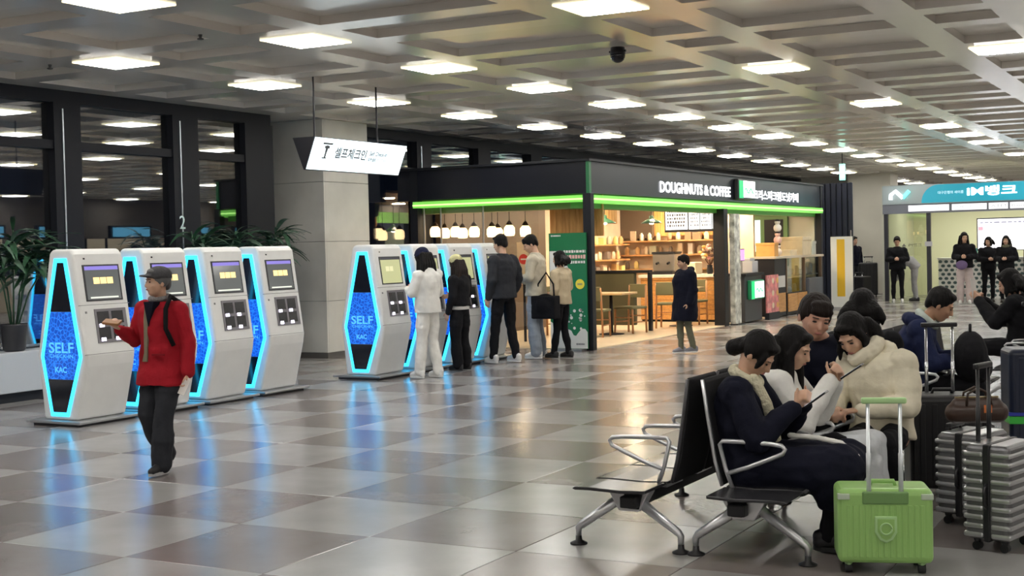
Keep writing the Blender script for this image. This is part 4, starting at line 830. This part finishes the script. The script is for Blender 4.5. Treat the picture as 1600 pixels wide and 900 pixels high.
def person(label, loc, rz, base, s=1., J=None, top=None, legs=None, shoes=None, hair='short', hairm=None, look=(0, 0, 0), curl=(.5, .5), palm=None, skin=None, vox=.009, group=None, long_coat=0, puff=1., wide=1., collar=None, hem=None, hood=None, short_top=0, shoe_show=True, hs=1.):
    r = thing('person', label, 'person', loc, rz, group)
    j = {k: Vector(v)*s for k, v in base.items()}
    for k, v in (J or {}).items(): j[k] = Vector(v)*s
    skin = skin or SKIN; hairm = hairm or HAIR
    HM = Matrix.Translation(j['head']) @ Euler((-look[1], look[2], look[0]), 'XYZ').to_matrix().to_4x4() @ Matrix.Diagonal((s*hs, s*hs, s*(hs+1)/2, 1))
    H = lambda *p: HM @ Vector(p)
    # ---- body: one continuous surface
    mb = MB()
    mb.ell((0, -.012, .028), (.074, .093, .092), HM); mb.ell((0, .022, -.028), (.0635, .070, .086), HM); mb.ell((0, .038, -.082), (.042, .044, .036), HM)
    mb.cap(H(0, .086, .012), .009*s, H(0, .104, -.030), .0135*s, 8); mb.ell((0, .083, -.058), (.024, .014, .013), HM, 10, 6); mb.ell((0, .075, .022), (.055, .016, .012), HM, 10, 6)
    for sx in (-1, 1):
        mb.ell((sx*.077, -.008, -.014), (.011, .02, .031), HM, 10, 8); mb.ell((sx*.036, .066, -.03), (.022, .018, .02), HM, 10, 6)
    mb.cap(H(0, -.022, -.055), .05*s, j['neck'], .054*s); mb.cap(j['neck'], .054*s, lerp(j['chest'], j['neck'], .6), .075*s)
    mb.chain([lerp(j['chest'], j['neck'], .55), j['chest'], j['waist'], j['pelvis']], [.085*s, .09*s, .09*s, .095*s])
    for q in 'RL':
        sg = 1 if q == 'R' else -1
        mb.chain([lerp(j['chest'], j['neck'], .6), j['sh'+q], j['el'+q], j['wr'+q]], [.06*s, .045*s, .036*s, .026*s])
        d = (j['wr'+q]-j['el'+q]).normalized(); pn = Vector(palm[q]) if palm and q in palm else Vector((-sg, .3, 0))
        hd = Vector(palm[q+'d']) if palm and q+'d' in palm else d
        add_hand(mb, j['wr'+q], hd, pn, sg, curl[0 if q == 'R' else 1], s)
        mb.chain([j['pelvis'], j['hip'+q], j['kn'+q], j['an'+q]], [.09*s, .07*s, .048*s, .036*s]); mb.cap(j['an'+q], .036*s, j['an'+q]+Vector((0, .08*s, -.04*s)), .03*s)
    soft(mb, 'body', skin, r, min(vox, .008) if vox < .012 else vox, 2)
    # ---- face
    for sx in (-1, 1):
        MB().ell((sx*.031, .0825, .0), (.0135, .006, .0052), HM, 10, 6).build('eye', EYE_M, r, True)
        MB().cap(H(sx*.018, .0895, .0215), .0035*s, H(sx*.045, .0805, .0225), .003*s, 6).build('eyebrow', BROW, r, True)
    MB().ell((0, .0935, -.0605), (.021, .006, .0065), HM, 10, 6).build('mouth', LIPS, r, True)
    # ---- trousers
    side = (j['shR']-j['shL']).normalized(); hside = (j['hipR']-j['hipL']).normalized()
    if legs:
        mb = MB(); mb.ell((0, 0, 0), (.165*s, .118*s, .12*s), Matrix.Translation(j['pelvis']) @ hside.to_track_quat('X', 'Z').to_matrix().to_4x4())
        for q in 'RL':
            an = lerp(j['an'+q], j['kn'+q], .03); k = j['kn'+q]
            mb.chain([lerp(j['hip'+q], j['pelvis'], .15), lerp(j['hip'+q], k, .5), k, lerp(k, an, .5), an], [.096*s, .086*s*wide, .066*s*wide, .066*s*wide**1.6, .052*s*wide**2])
        folds(soft(mb, 'trousers', legs, r, vox*1.15, 4), .11, .026*s)
    # ---- shoes
    if shoes and shoe_show:
        for q in 'RL':
            a = j['an'+q]; f = a-j['kn'+q]; f = Vector((hside.y*-1, hside.x, 0)).normalized() if True else f
            z0 = a.z-.075*s
            if abs(f.y) < .1: f = Vector((0, 1, 0))
            heel = Vector((a.x, a.y, z0+.045*s))-f*.045*s; toe = Vector((a.x, a.y, z0+.035*s))+f*.135*s; mid = lerp(heel, toe, .45)+Vector((0, 0, .022*s))
            mb = MB(); mb.cap(heel, .042*s, mid, .046*s); mb.cap(mid, .046*s, toe, .036*s); mb.cap(heel+Vector((0, 0, .03*s)), .042*s, a+Vector((0, 0, .02*s)), .042*s)
            sh = soft(mb, 'shoe', shoes[0], r, vox*.9, 3)
            ss = MB(); lf = f.cross(Vector((0, 0, 1)))
            n = 14; o2 = [lerp(heel, toe, .5)+f*(.128*s*math.cos(t*2*math.pi/n))+lf*((.047 if math.cos(t*2*math.pi/n) > -.2 else .042)*s*math.sin(t*2*math.pi/n)) for t in range(n)]
            ss.rings([[Vector((p.x, p.y, z0)) for p in o2], [Vector((p.x, p.y, z0+.024*s)) for p in o2]]); ss.build('sole', shoes[1], sh)
    # ---- coat / jacket
    if top:
        mb = MB(); sp = [j['pelvis'], j['waist'], j['chest'], j['neck']]
        d0 = (j['waist']-j['pelvis']).normalized()
        low = j['pelvis']-d0*(.07 if j['pelvis'].z > .6*s else .02)*s if not short_top else lerp(j['pelvis'], j['waist'], short_top)
        lv = [(low, .176, .132, hside)]+([] if short_top else [(j['pelvis'], .172, .13, hside)])+[(j['waist'], .163, .124, lerp(hside, side, .5)), (j['chest'], .182, .132, side), (lerp(j['chest'], j['neck'], .5), .178, .115, side), (lerp(j['chest'], j['neck'], .82), .12, .082, side), (j['neck']+(j['neck']-j['chest']).normalized()*.012*s, .066, .064, side)]
        rs = []
        for k, (c, rx, ry, sd) in enumerate(lv):
            c2 = lv[min(k+1, len(lv)-1)][0]; c0 = lv[max(k-1, 0)][0]; t = (c2-c0).normalized(); x = (sd-t*sd.dot(t)).normalized(); y = t.cross(x); pf = puff if k < len(lv)-1 else 1
            rs.append([c+x*(rx*s*pf*math.cos(a*math.pi/12))+y*(ry*s*pf*math.sin(a*math.pi/12)) for a in range(24)])
        mb.rings(rs)
        for q in 'RL':
            sgn = 1 if q == 'R' else -1; e, w2, sh = j['el'+q], j['wr'+q], j['sh'+q]
            mb.chain([lerp(j['chest'], sh, .55), sh, lerp(sh, e, .55), e, lerp(e, w2, .55), lerp(e, w2, .97)], [.088*s*puff, .079*s*puff, .068*s*puff, .062*s*puff, .056*s*puff, .043*s*puff], 12)
        if long_coat and (j['hipR']-j['knR']).z > .2*s:
            he = lerp(lerp(j['hipR'], j['knR'], long_coat), lerp(j['hipL'], j['knL'], long_coat), .5)
            mb.rings([[c+hside*(rx*s*puff*math.cos(a*math.pi/12))+Vector((-hside.y, hside.x, 0))*(ry*s*puff*math.sin(a*math.pi/12)) for a in range(24)] for c, rx, ry in ((he, .182, .142), (lerp(he, j['pelvis'], .5), .18, .138), (j['pelvis'], .172, .13), (j['waist'], .15, .115))])
        elif long_coat:
            for q in 'RL': mb.chain([j['pelvis'], j['hip'+q], lerp(j['hip'+q], j['kn'+q], min(1, long_coat))], [.14*s*puff, .128*s*puff, .112*s*puff], 12)
            kk = lerp(lerp(j['hipR'], j['knR'], min(1, long_coat)), lerp(j['hipL'], j['knL'], min(1, long_coat)), .5); mb.cap(j['pelvis'], .13*s*puff, kk, .112*s*puff)
            if long_coat > 1:
                for q in 'RL': mb.chain([j['kn'+q], lerp(j['kn'+q], j['an'+q], long_coat-1)], [.112*s*puff, .095*s*puff], 12)
        folds(soft(mb, 'coat', top, r, vox, 4), .13, .036*s)
        if collar:
            nk = j['neck']; up = (j['head']-j['neck']).normalized(); x = (side-up*side.dot(up)).normalized(); y = up.cross(x); q = MB(); pts = []
            for a in range(17): g = a*2*math.pi/16; pts.append(nk+up*(.018*s)+x*(.078*s*math.cos(g))+y*(.076*s*math.sin(g)))
            q.chain(pts, [collar[1]*s]*17, 8); soft(q, collar[2], collar[0], r, vox, 3)
        if hood:
            nk = j['neck']; bk = Vector((-side.y, side.x, 0)); bk = bk if bk.y < 0 else -bk; q = MB()
            pts = [nk+side*(math.cos(g)*.11*s)+bk*(max(0, math.sin(g))*.10*s+.02*s)+Vector((0, 0, (-.01+.03*math.sin(g))*s)) for g in [k*math.pi/8 for k in range(9)]]
            q.chain(pts, [.04*s]+[.055*s]*7+[.04*s], 8); soft(q, 'hood', hood, r, vox, 3)
        if hem:
            q = MB(); c = low; t = d0; x = (hside-t*hside.dot(t)).normalized(); y = t.cross(x)
            q.rings([[c-t*(k*.055*s)+x*(.17*s*math.cos(a*math.pi/12))+y*(.128*s*math.sin(a*math.pi/12)) for a in range(24)] for k in (1, 0)]); soft(q, 'shirt_hem', hem, r, vox, 2)
    # ---- hair and hats
    mb = MB(); G = Vector((0, 0, -1))*s
    if hair != 'none':
        mb.ell((0, -.022, .040), (.085, .099, .094), HM); mb.ell((0, -.08, -.005), (.064, .034, .065), HM)
        for sx in (-1, 1): mb.ell((sx*.07, -.02, .012), (.018, .045, .055), HM, 10, 8)
    if hair in ('short', 'bun', 'long', 'bob', 'fringe'): mb.ell((0, .052, .085), (.062, .034, .028), HM)
    if hair == 'fringe': mb.ell((0, .072, .058), (.06, .022, .034), HM)
    if hair in ('long', 'bob'):
        ln = .36 if hair == 'long' else .10
        for sx in (-1, 1):
            a = H(sx*.07, .03, .04); b = H(sx*.083, .015, -.04)
            for k in range(4):
                st = H(sx*(.078-.012*k), .02-.03*k, -.03); mb.chain([a if k == 0 else H(sx*.06, -.02*k, .03), st, st+G*(ln*.5)+Vector((sx*.012*s, -.015*s*k, 0)), st+G*(ln*(1-.1*(k % 2)))+Vector((sx*(.01-.012*k)*s, -.02*s*k, 0))], [.024*s, .026*s, .024*s, .010*s], 8)
        for k in range(5):
            st = H((k-2)*.034, -.085, .01); mb.chain([st, st+G*(ln*.35)+Vector(((k-2)*.014*s, -.03*s, 0)), st+G*(ln*.7)+Vector(((k-2)*.026*s, -.035*s, 0)), st+G*(ln*(1.12-.16*(k % 2)))+Vector(((k-2)*.03*s, -.02*s, 0))], [.042*s, .042*s, .034*s, .010*s], 8)
    if hair == 'bun': mb.cap(H(0, -.085, .0), .045*s, H(0, -.10, -.005)+Vector((0, -.055*s, -.03*s)), .052*s); mb.ell((.06, .055, .0), (.014, .02, .06), HM, 8, 8); mb.ell((-.06, .055, .0), (.014, .02, .06), HM, 8, 8)
    if mb.v: soft(mb, 'hair', hairm, r, min(vox, .009), 2)
    return r, j, HM
def hat(r, HM, kind, m_, vox=.008):
    mb = MB()
    if kind == 'cap':
        mb.ell((0, -.015, .062), (.094, .108, .072), HM); mb.ell((0, .10, .052), (.07, .062, .011), HM); mb.ell((0, -.015, .045), (.096, .11, .03), HM)
    else:
        mb.ell((0, -.022, .065), (.093, .105, .085), HM); mb.ell((0, -.022, .04), (.097, .11, .028), HM)
    return soft(mb, 'hat', m_, r, vox, 2)
def held(r, name, m_, c, d, nrm, w_, l_, t_=.009, label=None, scm=None):
    """flat hand-held thing centred at c (person's frame), long side along d"""
    d = Vector(d).normalized(); n = Vector(nrm); n = (n-d*n.dot(d)).normalized(); x = d.cross(n); M = Matrix((( x.x, d.x, n.x, c[0]), (x.y, d.y, n.y, c[1]), (x.z, d.z, n.z, c[2]), (0, 0, 0, 1)))
    W = Matrix.Translation(r.location) @ r.rotation_euler.to_matrix().to_4x4()
    o = MB().box(-w_/2, w_/2, -l_/2, l_/2, -t_/2, t_/2).build(name, m_, None, bevel=.003); o.matrix_world = W @ M
    if scm: MB().box(-w_/2+.004, w_/2-.004, -l_/2+.005, l_/2-.005, t_/2, t_/2+.0008).build('display', scm, o)
    tag(o, label, name.replace('_', ' ')); return o
white_shoe = (mat('shoe_white', (.72, .72, .70), .6), mat('sole_white', (.78, .78, .76), .6)); black_shoe = (mat('shoe_black', (.018, .018, .02), .5), mat('sole_grey', (.45, .45, .45), .6)); grey_shoe = (mat('shoe_grey', (.25, .25, .28), .6), mat('sole_white', (.78, .78, .76), .6)); dark_shoe = (mat('shoe_black', (.018, .018, .02), .5), mat('sole_black', (.02, .02, .02), .6))
c_black = cloth('cloth_black', (.008, .008, .010)); c_navy = cloth('cloth_navy', (.006, .007, .017)); c_red = cloth('cloth_red', (.36, .012, .022), .5, 14); c_char = cloth('cloth_charcoal', (.028, .03, .036)); c_white = cloth('cloth_white', (.78, .77, .73)); c_cream = cloth('cloth_cream', (.78, .72, .56), .5, 12); c_beige = cloth('cloth_beige', (.56, .51, .40)); c_tan = cloth('cloth_tan', (.56, .46, .31)); c_jean = cloth('cloth_pale_denim', (.27, .31, .36)); c_olive = cloth('cloth_olive', (.16, .16, .11)); c_grey = cloth('cloth_grey', (.36, .36, .36)); c_pink = cloth('cloth_pinkish', (.55, .47, .46)); c_lace = cloth('scarf_cream', (.62, .58, .42), .9, 50)
phone_m = mat('phone_black', (.012, .012, .014), .2); phone_s = glow('phone_screen', (.45, .5, .6), .8)
# -- the man in red walking past the kiosks
r, j, HM = person('man in red padded jacket and grey cap walking past the kiosks', (-6.83, 7.27, 0), math.radians(186), STAND, .868,
    J=dict(knL=(-.085, .10, .50), anL=(-.07, .13, .085), knR=(.10, .06, .49), anR=(.08, -.13, .125), elR=(.27, .0, 1.10), wrR=(.25, .22, 1.20), elL=(-.25, -.02, 1.10), wrL=(-.27, .02, .83)),
    top=c_red, long_coat=.42, legs=c_char, shoes=black_shoe, hair='short', hairm=mat('hair_grey', (.10, .10, .10), .5), look=(-.5, -.02, 0), curl=(1.1, .9), palm=dict(R=(-.2, -.6, .6), L=(.8, .4, 0)), puff=1.14, vox=.008, collar=(cloth('scarf_grey', (.2, .19, .19), .8, 60), .026, 'scarf'), wide=1.3)
hat(r, HM, 'cap', cloth('cap_grey', (.075, .075, .08), .6, 50))
s = .868
MB().prism([(-.03, 1.40), (.035, 1.40), (.05, 1.28), (.055, 1.0), (.075, .93), (.03, .93), (.015, 1.2)], 1, .10, .158).build('shirt_front', cloth('shirt_olive', (.22, .19, .13)), r).scale = (s, s, s)
MB().prism([(-.06, 1.42), (.04, 1.42), (.0, 1.22)], 1, .08, .166).build('sweater_neck', c_navy, r).scale = (s, s, s)
MB().tube([(-.165, -.10, 1.38), (-.15, .06, 1.46), (-.155, .135, 1.36), (-.165, .155, 1.2), (-.19, .09, 1.06)], .02, 8).build('bag_strap', c_black, r, True).scale = (s, s, s)
MB().box(-.15, -.03, .155, .172, .98, .995).build('pocket_flap', cloth('cloth_red_dark', (.22, .008, .014)), r).scale = (s, s, s)
pk = soft(MB().ell((0, -.20, 1.2), (.14, .08, .2)), 'backpack', c_black, r, .012, 2); pk.scale = (s, s, s)
held(r, 'wallet', mat('wallet_brown', (.30, .14, .05), .5), j['wrR']+Vector((-.01, .085, .055)), (.9, .3, .1), (0, .3, .9), .08, .12, .018, 'brown wallet held up by the man in red')
held(r, 'paper_slip', mat('paper_white', (.75, .72, .68), .6), j['wrL']+Vector((.0, .045, -.09)), (.3, .3, -.9), (.3, 1, 0), .075, .13, .004, 'crumpled white paper slip in the lowered hand of the man in red')
# -- two women at the second kiosk row
r, j, HM = person('woman in white jacket and white trousers with long black hair at the kiosk', (-8.70, 13.85, 0), math.radians(78), STAND, .93,
    J=dict(head=(0, .075, 1.565), elR=(.24, .04, 1.12), wrR=(.12, .24, 1.16), elL=(-.24, .04, 1.12), wrL=(-.12, .24, 1.16), anR=(.12, -.05, .085), anL=(-.12, .06, .085)), top=c_white, legs=c_white, shoes=white_shoe, hair='long', look=(0, .5, 0), puff=1.14, wide=1.18, vox=.009)
hat(r, HM, 'knit', cloth('cap_navy', (.015, .018, .05), .5, 40))
r, j, HM = person('woman in black with pale yellow knit hat beside the woman in white', (-8.84, 14.85, 0), math.radians(84), STAND, .87,
    J=dict(head=(0, .06, 1.57), elR=(.24, .04, 1.12), wrR=(.12, .25, 1.10)), top=c_black, legs=c_black, shoes=dark_shoe, hair='long', hairm=HAIRB, look=(0, .35, 0), wide=1.28, hem=c_white, short_top=.2, puff=1.08)
hat(r, HM, 'knit', cloth('hat_yellow', (.62, .58, .32), .9, 60))
# -- queue by the poster
r, j, HM = person('tall man in charcoal jacket, black trousers and white trainers', (-8.82, 15.98, 0), math.radians(72), STAND, 1.03, J=dict(knR=(.12, 0, .49), anR=(.15, -.06, .085), knL=(-.12, .04, .49), anL=(-.14, .07, .085), head=(0, .045, 1.575), elR=(.25, -.03, 1.12), wrR=(.24, .08, .88)), top=c_char, legs=c_black, shoes=white_shoe, hair='short', look=(.1, .2, 0), puff=1.14, wide=1.05)
r, j, HM = person('young man in beige jacket and pale jeans looking down beside the poster', (-8.72, 16.75, 0), math.radians(100), STAND, 1.03, J=dict(head=(0, .07, 1.565), elR=(.24, .02, 1.12), wrR=(.15, .22, 1.05), elL=(-.24, .02, 1.12), wrL=(-.12, .24, 1.08)), top=c_beige, legs=c_jean, shoes=white_shoe, hair='fringe', look=(.35, .45, 0), wide=1.28, puff=1.08)
r, j, HM = person('woman in tan jacket with black shoulder bag next to the poster', (-8.38, 16.85, 0), math.radians(82), STAND, .885, J=dict(elR=(.25, .02, 1.12), wrR=(.15, .20, 1.05), anL=(-.09, .10, .085), anR=(.10, -.06, .085)), top=c_tan, legs=c_black, shoes=dark_shoe, hair='bob', look=(.15, .15, 0), puff=1.12)
bg = thing('shoulder_bag', 'large black shoulder bag carried by the woman in tan', 'bag', (-8.50, 16.60, .55), math.radians(82))
soft(MB().box(-.08, .08, -.2, .2, .02, .34).ell((0, 0, .2), (.11, .2, .17)), 'body', c_black, bg, .012, 8); MB().tube([(0, -.15, .28), (0, -.14, .5), (.0, -.02, .66), (0, .12, .5), (0, .14, .28)], .012, 8).build('strap', c_black, bg, True)
# -- child in the long coat
r, j, HM = person('child in long dark navy padded coat walking past the cafe', (-6.98, 18.0, 0), math.radians(138), STAND, .83, J=dict(knR=(.09, .06, .49), anR=(.08, .05, .085), knL=(-.09, .0, .49), anL=(-.08, -.10, .10), elR=(.27, -.08, 1.12), wrR=(.26, -.06, .88)), top=c_navy, legs=c_olive, shoes=grey_shoe, hair='fringe', look=(-.25, .1, 0), puff=1.5, long_coat=.8, hood=c_navy)
# -- seated women on the near bench
def LP(r_loc, rz, s, px, py, Y):
    p = on(px, py, 1, Y)-Vector(r_loc); c, q = math.cos(-rz), math.sin(-rz)
    return Vector((p.x*c-p.y*q, p.x*q+p.y*c, p.z))/s
def seated(label, loc, rz, s, J, **kw):
    JJ = {}
    for k, v in J.items(): JJ[k] = LP(loc, rz, s, *v[1:]) if v[0] == 'p' else v
    return person(label, loc, rz, SIT, s, J=JJ, **kw)
L1, A1 = (-2.22, 6.66, 0), math.radians(-86)
r, j, HM = seated('woman in dark navy coat with a hair bun and cream scarf on the bench', L1, A1, .94, dict(head=(0, .03, 1.045), neck=(0, -.045, .905), chest=(0, -.075, .745), waist=(0, -.06, .59), shR=(.17, -.05, .85), shL=(-.17, -.05, .85), elR=(.23, .08, .61), wrR=(.08, .24, .76), elL=(-.2, .12, .62), wrL=(-.02, .27, .77), knR=(.10, .48, .45), knL=(-.10, .48, .45), anR=(.1, .42, .085), anL=(-.1, .42, .085)),
    top=c_navy, legs=c_black, shoes=dark_shoe, hair='bun', look=(-.1, .75, 0), puff=1.2, long_coat=1.35, curl=(1.2, 1.2), palm=dict(R=(-.8, -.1, .7), L=(.8, -.1, .7)), vox=.008, collar=(c_lace, .034, 'scarf'))
s = .94
soft(MB().chain([j['neck']+Vector((.05, .06, .0)), j['neck']+Vector((.045, .12, -.12)), j['chest']+Vector((.03, .17, -.05)), j['waist']+Vector((.02, .18, -.02))], [.036, .036, .034, .03], 8), 'scarf_end', c_lace, r, .009, 3)
held(r, 'mobile_phone', phone_m, (j['wrR']+j['wrL'])/2+Vector((.0, .09, .04)), (.1, .75, .55), (0, -.6, .7), .07, .135, .009, 'phone held by the woman in the navy coat', phone_s)
soft(MB().chain([(.05, .20, .575), (.065, .34, .57), (.08, .46, .55), (.085, .54, .49)], [.016, .016, .016, .014], 6), 'white_stripe', c_white, r, .006, 1)
L2, A2 = (-2.18, 7.13, 0), math.radians(-84)
r, j, HM = seated('woman in white padded jacket and white trousers with long hair on the bench', L2, A2, .94, dict(head=(0, .04, 1.04), neck=(0, -.03, .90), chest=(0, -.06, .74), waist=(0, -.05, .59), shR=(.17, -.03, .845), shL=(-.17, -.03, .845), elR=(.2, .12, .62), wrR=(.03, .25, .86), elL=(-.19, .14, .64), wrL=(-.04, .27, .85), knR=(.10, .47, .50), knL=(-.1, .47, .50), anR=(.1, .48, .085), anL=(-.1, .48, .085)),
    top=c_white, legs=cloth('trousers_pale_grey', (.58, .60, .62)), shoes=white_shoe, hair='long', look=(-.15, .4, 0), puff=1.18, curl=(1.0, 1.0), palm=dict(R=(-.8, -.1, .6), L=(.8, -.1, .6)), vox=.008, wide=1.12)
held(r, 'mobile_phone', phone_m, (j['wrR']+j['wrL'])/2+Vector((0, .10, .05)), (.1, .8, .55), (0, -.55, .75), .07, .135, .009, 'phone held by the woman in the white jacket', phone_s)
soft(MB().chain([(.12, .20, .50), (.13, .27, .52), (.12, .33, .50)], [.03, .03, .02], 6), 'sleeve_cord', c_black, r, .009, 2)
L3, A3 = (-1.84, 7.82, 0), math.radians(165)
r, j, HM = seated('woman in cream padded coat with black trousers bending towards the phones', L3, A3, 1.0, dict(head=(.11, .12, 1.01), neck=(.05, .05, .905), chest=(0, .0, .74), waist=(0, -.02, .58), shR=(.19, .0, .84), shL=(-.16, .03, .84), elR=(.25, .07, .62), wrR=(.15, .27, .60), elL=(-.22, .08, .62), wrL=(-.02, .26, .60), hipR=(.07, .02, .42), hipL=(-.11, .02, .42), knR=(-.04, .38, .44), knL=(-.22, .36, .44), anR=(-.08, .30, .085), anL=(-.26, .28, .085)),
    top=c_cream, legs=c_black, shoes=dark_shoe, hair='bob', look=(-.05, .62, .12), puff=1.14, curl=(.9, .9), palm=dict(R=(-.3, .2, -.9), L=(.3, .2, -.9)), vox=.008, collar=(c_cream, .05, 'collar'), hood=c_cream)
L4, A4 = (-2.19, 8.27, 0), math.radians(-160)
r, j, HM = seated('man in dark sweater with short dark hair leaning in between the women', L4, A4, 1.02, dict(head=(.155, .12, 1.07), neck=(.115, .05, .93), chest=(.07, .01, .76), waist=(.03, 0, .6), shR=(.28, .03, .85), shL=(-.06, .03, .88), elR=(.29, .14, .6), elL=(-.16, .12, .62)), top=c_navy, legs=c_black, shoes=dark_shoe, hair='fringe', hairm=HAIRB, look=(.3, .3, -.18), puff=1.16, hs=1.18, vox=.008, skin=mat('skin_ruddy', (.60, .33, .23), .5, sss=.08))
L5, A5 = (-2.20, 8.86, 0), math.radians(10)
seated('person with dark hair seen from behind between the cream coat and the man', L5, A5, 1.04, dict(head=(0, .06, 1.06)), top=c_black, legs=c_black, shoes=dark_shoe, hair='bob', look=(0, .1, 0), puff=1.1, vox=.011)
# -- people on the benches behind
L6, A6 = (-2.20, 10.55, 0), math.radians(-82)
r, j, HM = seated('man in navy hooded jacket looking down on the bench behind', L6, A6, 1.03, dict(head=(0, .17, 1.02), neck=(0, .06, .90)), top=cloth('cloth_navy_blue', (.014, .02, .06)), legs=c_black, shoes=dark_shoe, hair='short', look=(.05, .5, 0), puff=1.12, vox=.010, hood=cloth('cloth_navy_blue', (.014, .02, .06)), collar=(cloth('scarf_pale_green', (.46, .52, .47)), .034, 'scarf'), skin=mat('skin_tan', (.52, .29, .18), .5, sss=.08))
bg = thing('backpack', 'black backpack held on the lap of the man in navy', 'bag', (-1.80, 10.5, .50), math.radians(-80))
soft(MB().ell((0, 0, .16), (.2, .13, .2)).ell((0, .06, .08), (.17, .1, .11)), 'body', c_black, bg, .012, 3); MB().tube([(-.05, 0, .34), (0, 0, .4), (.05, 0, .34)], .012, 6).build('grab_loop', c_black, bg, True)
L7, A7 = (-1.93, 14.1, 0), math.radians(86)
r, j, HM = seated('person in black coat reading a paper on the farther bench', L7, A7, 1.08, dict(head=(0, .10, 1.02), wrR=(.07, .36, .86), wrL=(-.07, .36, .86), elR=(.2, .18, .66), elL=(-.2, .18, .66)), top=c_black, legs=c_black, shoes=dark_shoe, hair='bob', look=(0, .4, 0), puff=1.15, vox=.012)
held(r, 'folded_paper', mat('paper_white', (.75, .72, .68), .6), (j['wrR']+j['wrL'])/2+Vector((0, .06, .09)), (0, .1, 1), (0, -1, .1), .19, .26, .004, 'white paper held up by the person in black')
# -- far away, by the bank booth
def far(label, px, yy, rz, s, **kw):
    g = on(px, 470, 1, yy); return person(label, (g.x, yy, 0), math.radians(rz), STAND, s, vox=.016, **kw)
PH = dict(elR=(.24, .02, 1.12), wrR=(.06, .26, 1.12), elL=(-.24, .02, 1.12), wrL=(-.06, .26, 1.12))
far('man in dark coat looking at his phone before the bank glass', 1403, 33.7, 190, .965, J=PH, top=c_black, legs=c_black, shoes=white_shoe, hair='short', look=(0, .35, 0), puff=1.22)
far('person in light grey bending over beside the bank post', 1430, 34.6, 110, .95, J=dict(waist=(0, .10, 1.06), chest=(0, .27, 1.08), neck=(0, .42, 1.04), head=(0, .54, .98), shR=(.17, .36, 1.06), shL=(-.17, .36, 1.06), elR=(.2, .42, .8), wrR=(.15, .5, .58), elL=(-.2, .42, .8), wrL=(-.15, .5, .58)), top=c_grey, legs=c_grey, shoes=dark_shoe, hair='short', puff=1.1)
far('woman in black jacket, pale pink trousers and purple bag by the bank', 1508, 33.2, 186, 1.0, J=PH, top=c_black, legs=c_pink, shoes=white_shoe, hair='long', look=(.3, .1, 0), puff=1.15, wide=1.3)
g = on(1503, 430, 1, 33.0); o = soft(MB().ell((0, 0, 0), (.14, .06, .11)), 'purple_bag', cloth('bag_purple', (.18, .13, .26)), None, .012, 2); o.location = (g.x, 32.98, .93); tag(o, 'purple bag in front of the woman in pink trousers', 'bag')
far('woman in black with dark hair standing under the rate screen', 1545, 33.9, 200, .93, J=PH, top=c_black, legs=c_black, shoes=dark_shoe, hair='bob', look=(-.6, .1, 0), puff=1.15)
far('woman in open black coat and khaki scarf at the picture edge', 1573, 33.6, 180, .94, J=PH, top=c_black, legs=c_black, shoes=dark_shoe, hair='long', puff=1.18, collar=(c_olive, .045, 'scarf'))
far('person in dark coat by the far beige column', 1336, 38.3, 230, .99, top=c_navy, legs=c_char, shoes=dark_shoe, hair='short', puff=1.1)
g = on(1357, 440, 1, 37.2); plain_case('suitcase', 'black suitcase standing by the far beige column', (g.x, 37.2, 0), .2, .5, .35, .95, 1.1, .2, black_shell, chrome)
g = on(1340, 440, 1, 35.6); plain_case('suitcase', 'black suitcase in front of the person by the far column', (g.x, 35.6, 0), -.3, .6, .4, .62, .7, .2, black_shell, chrome)
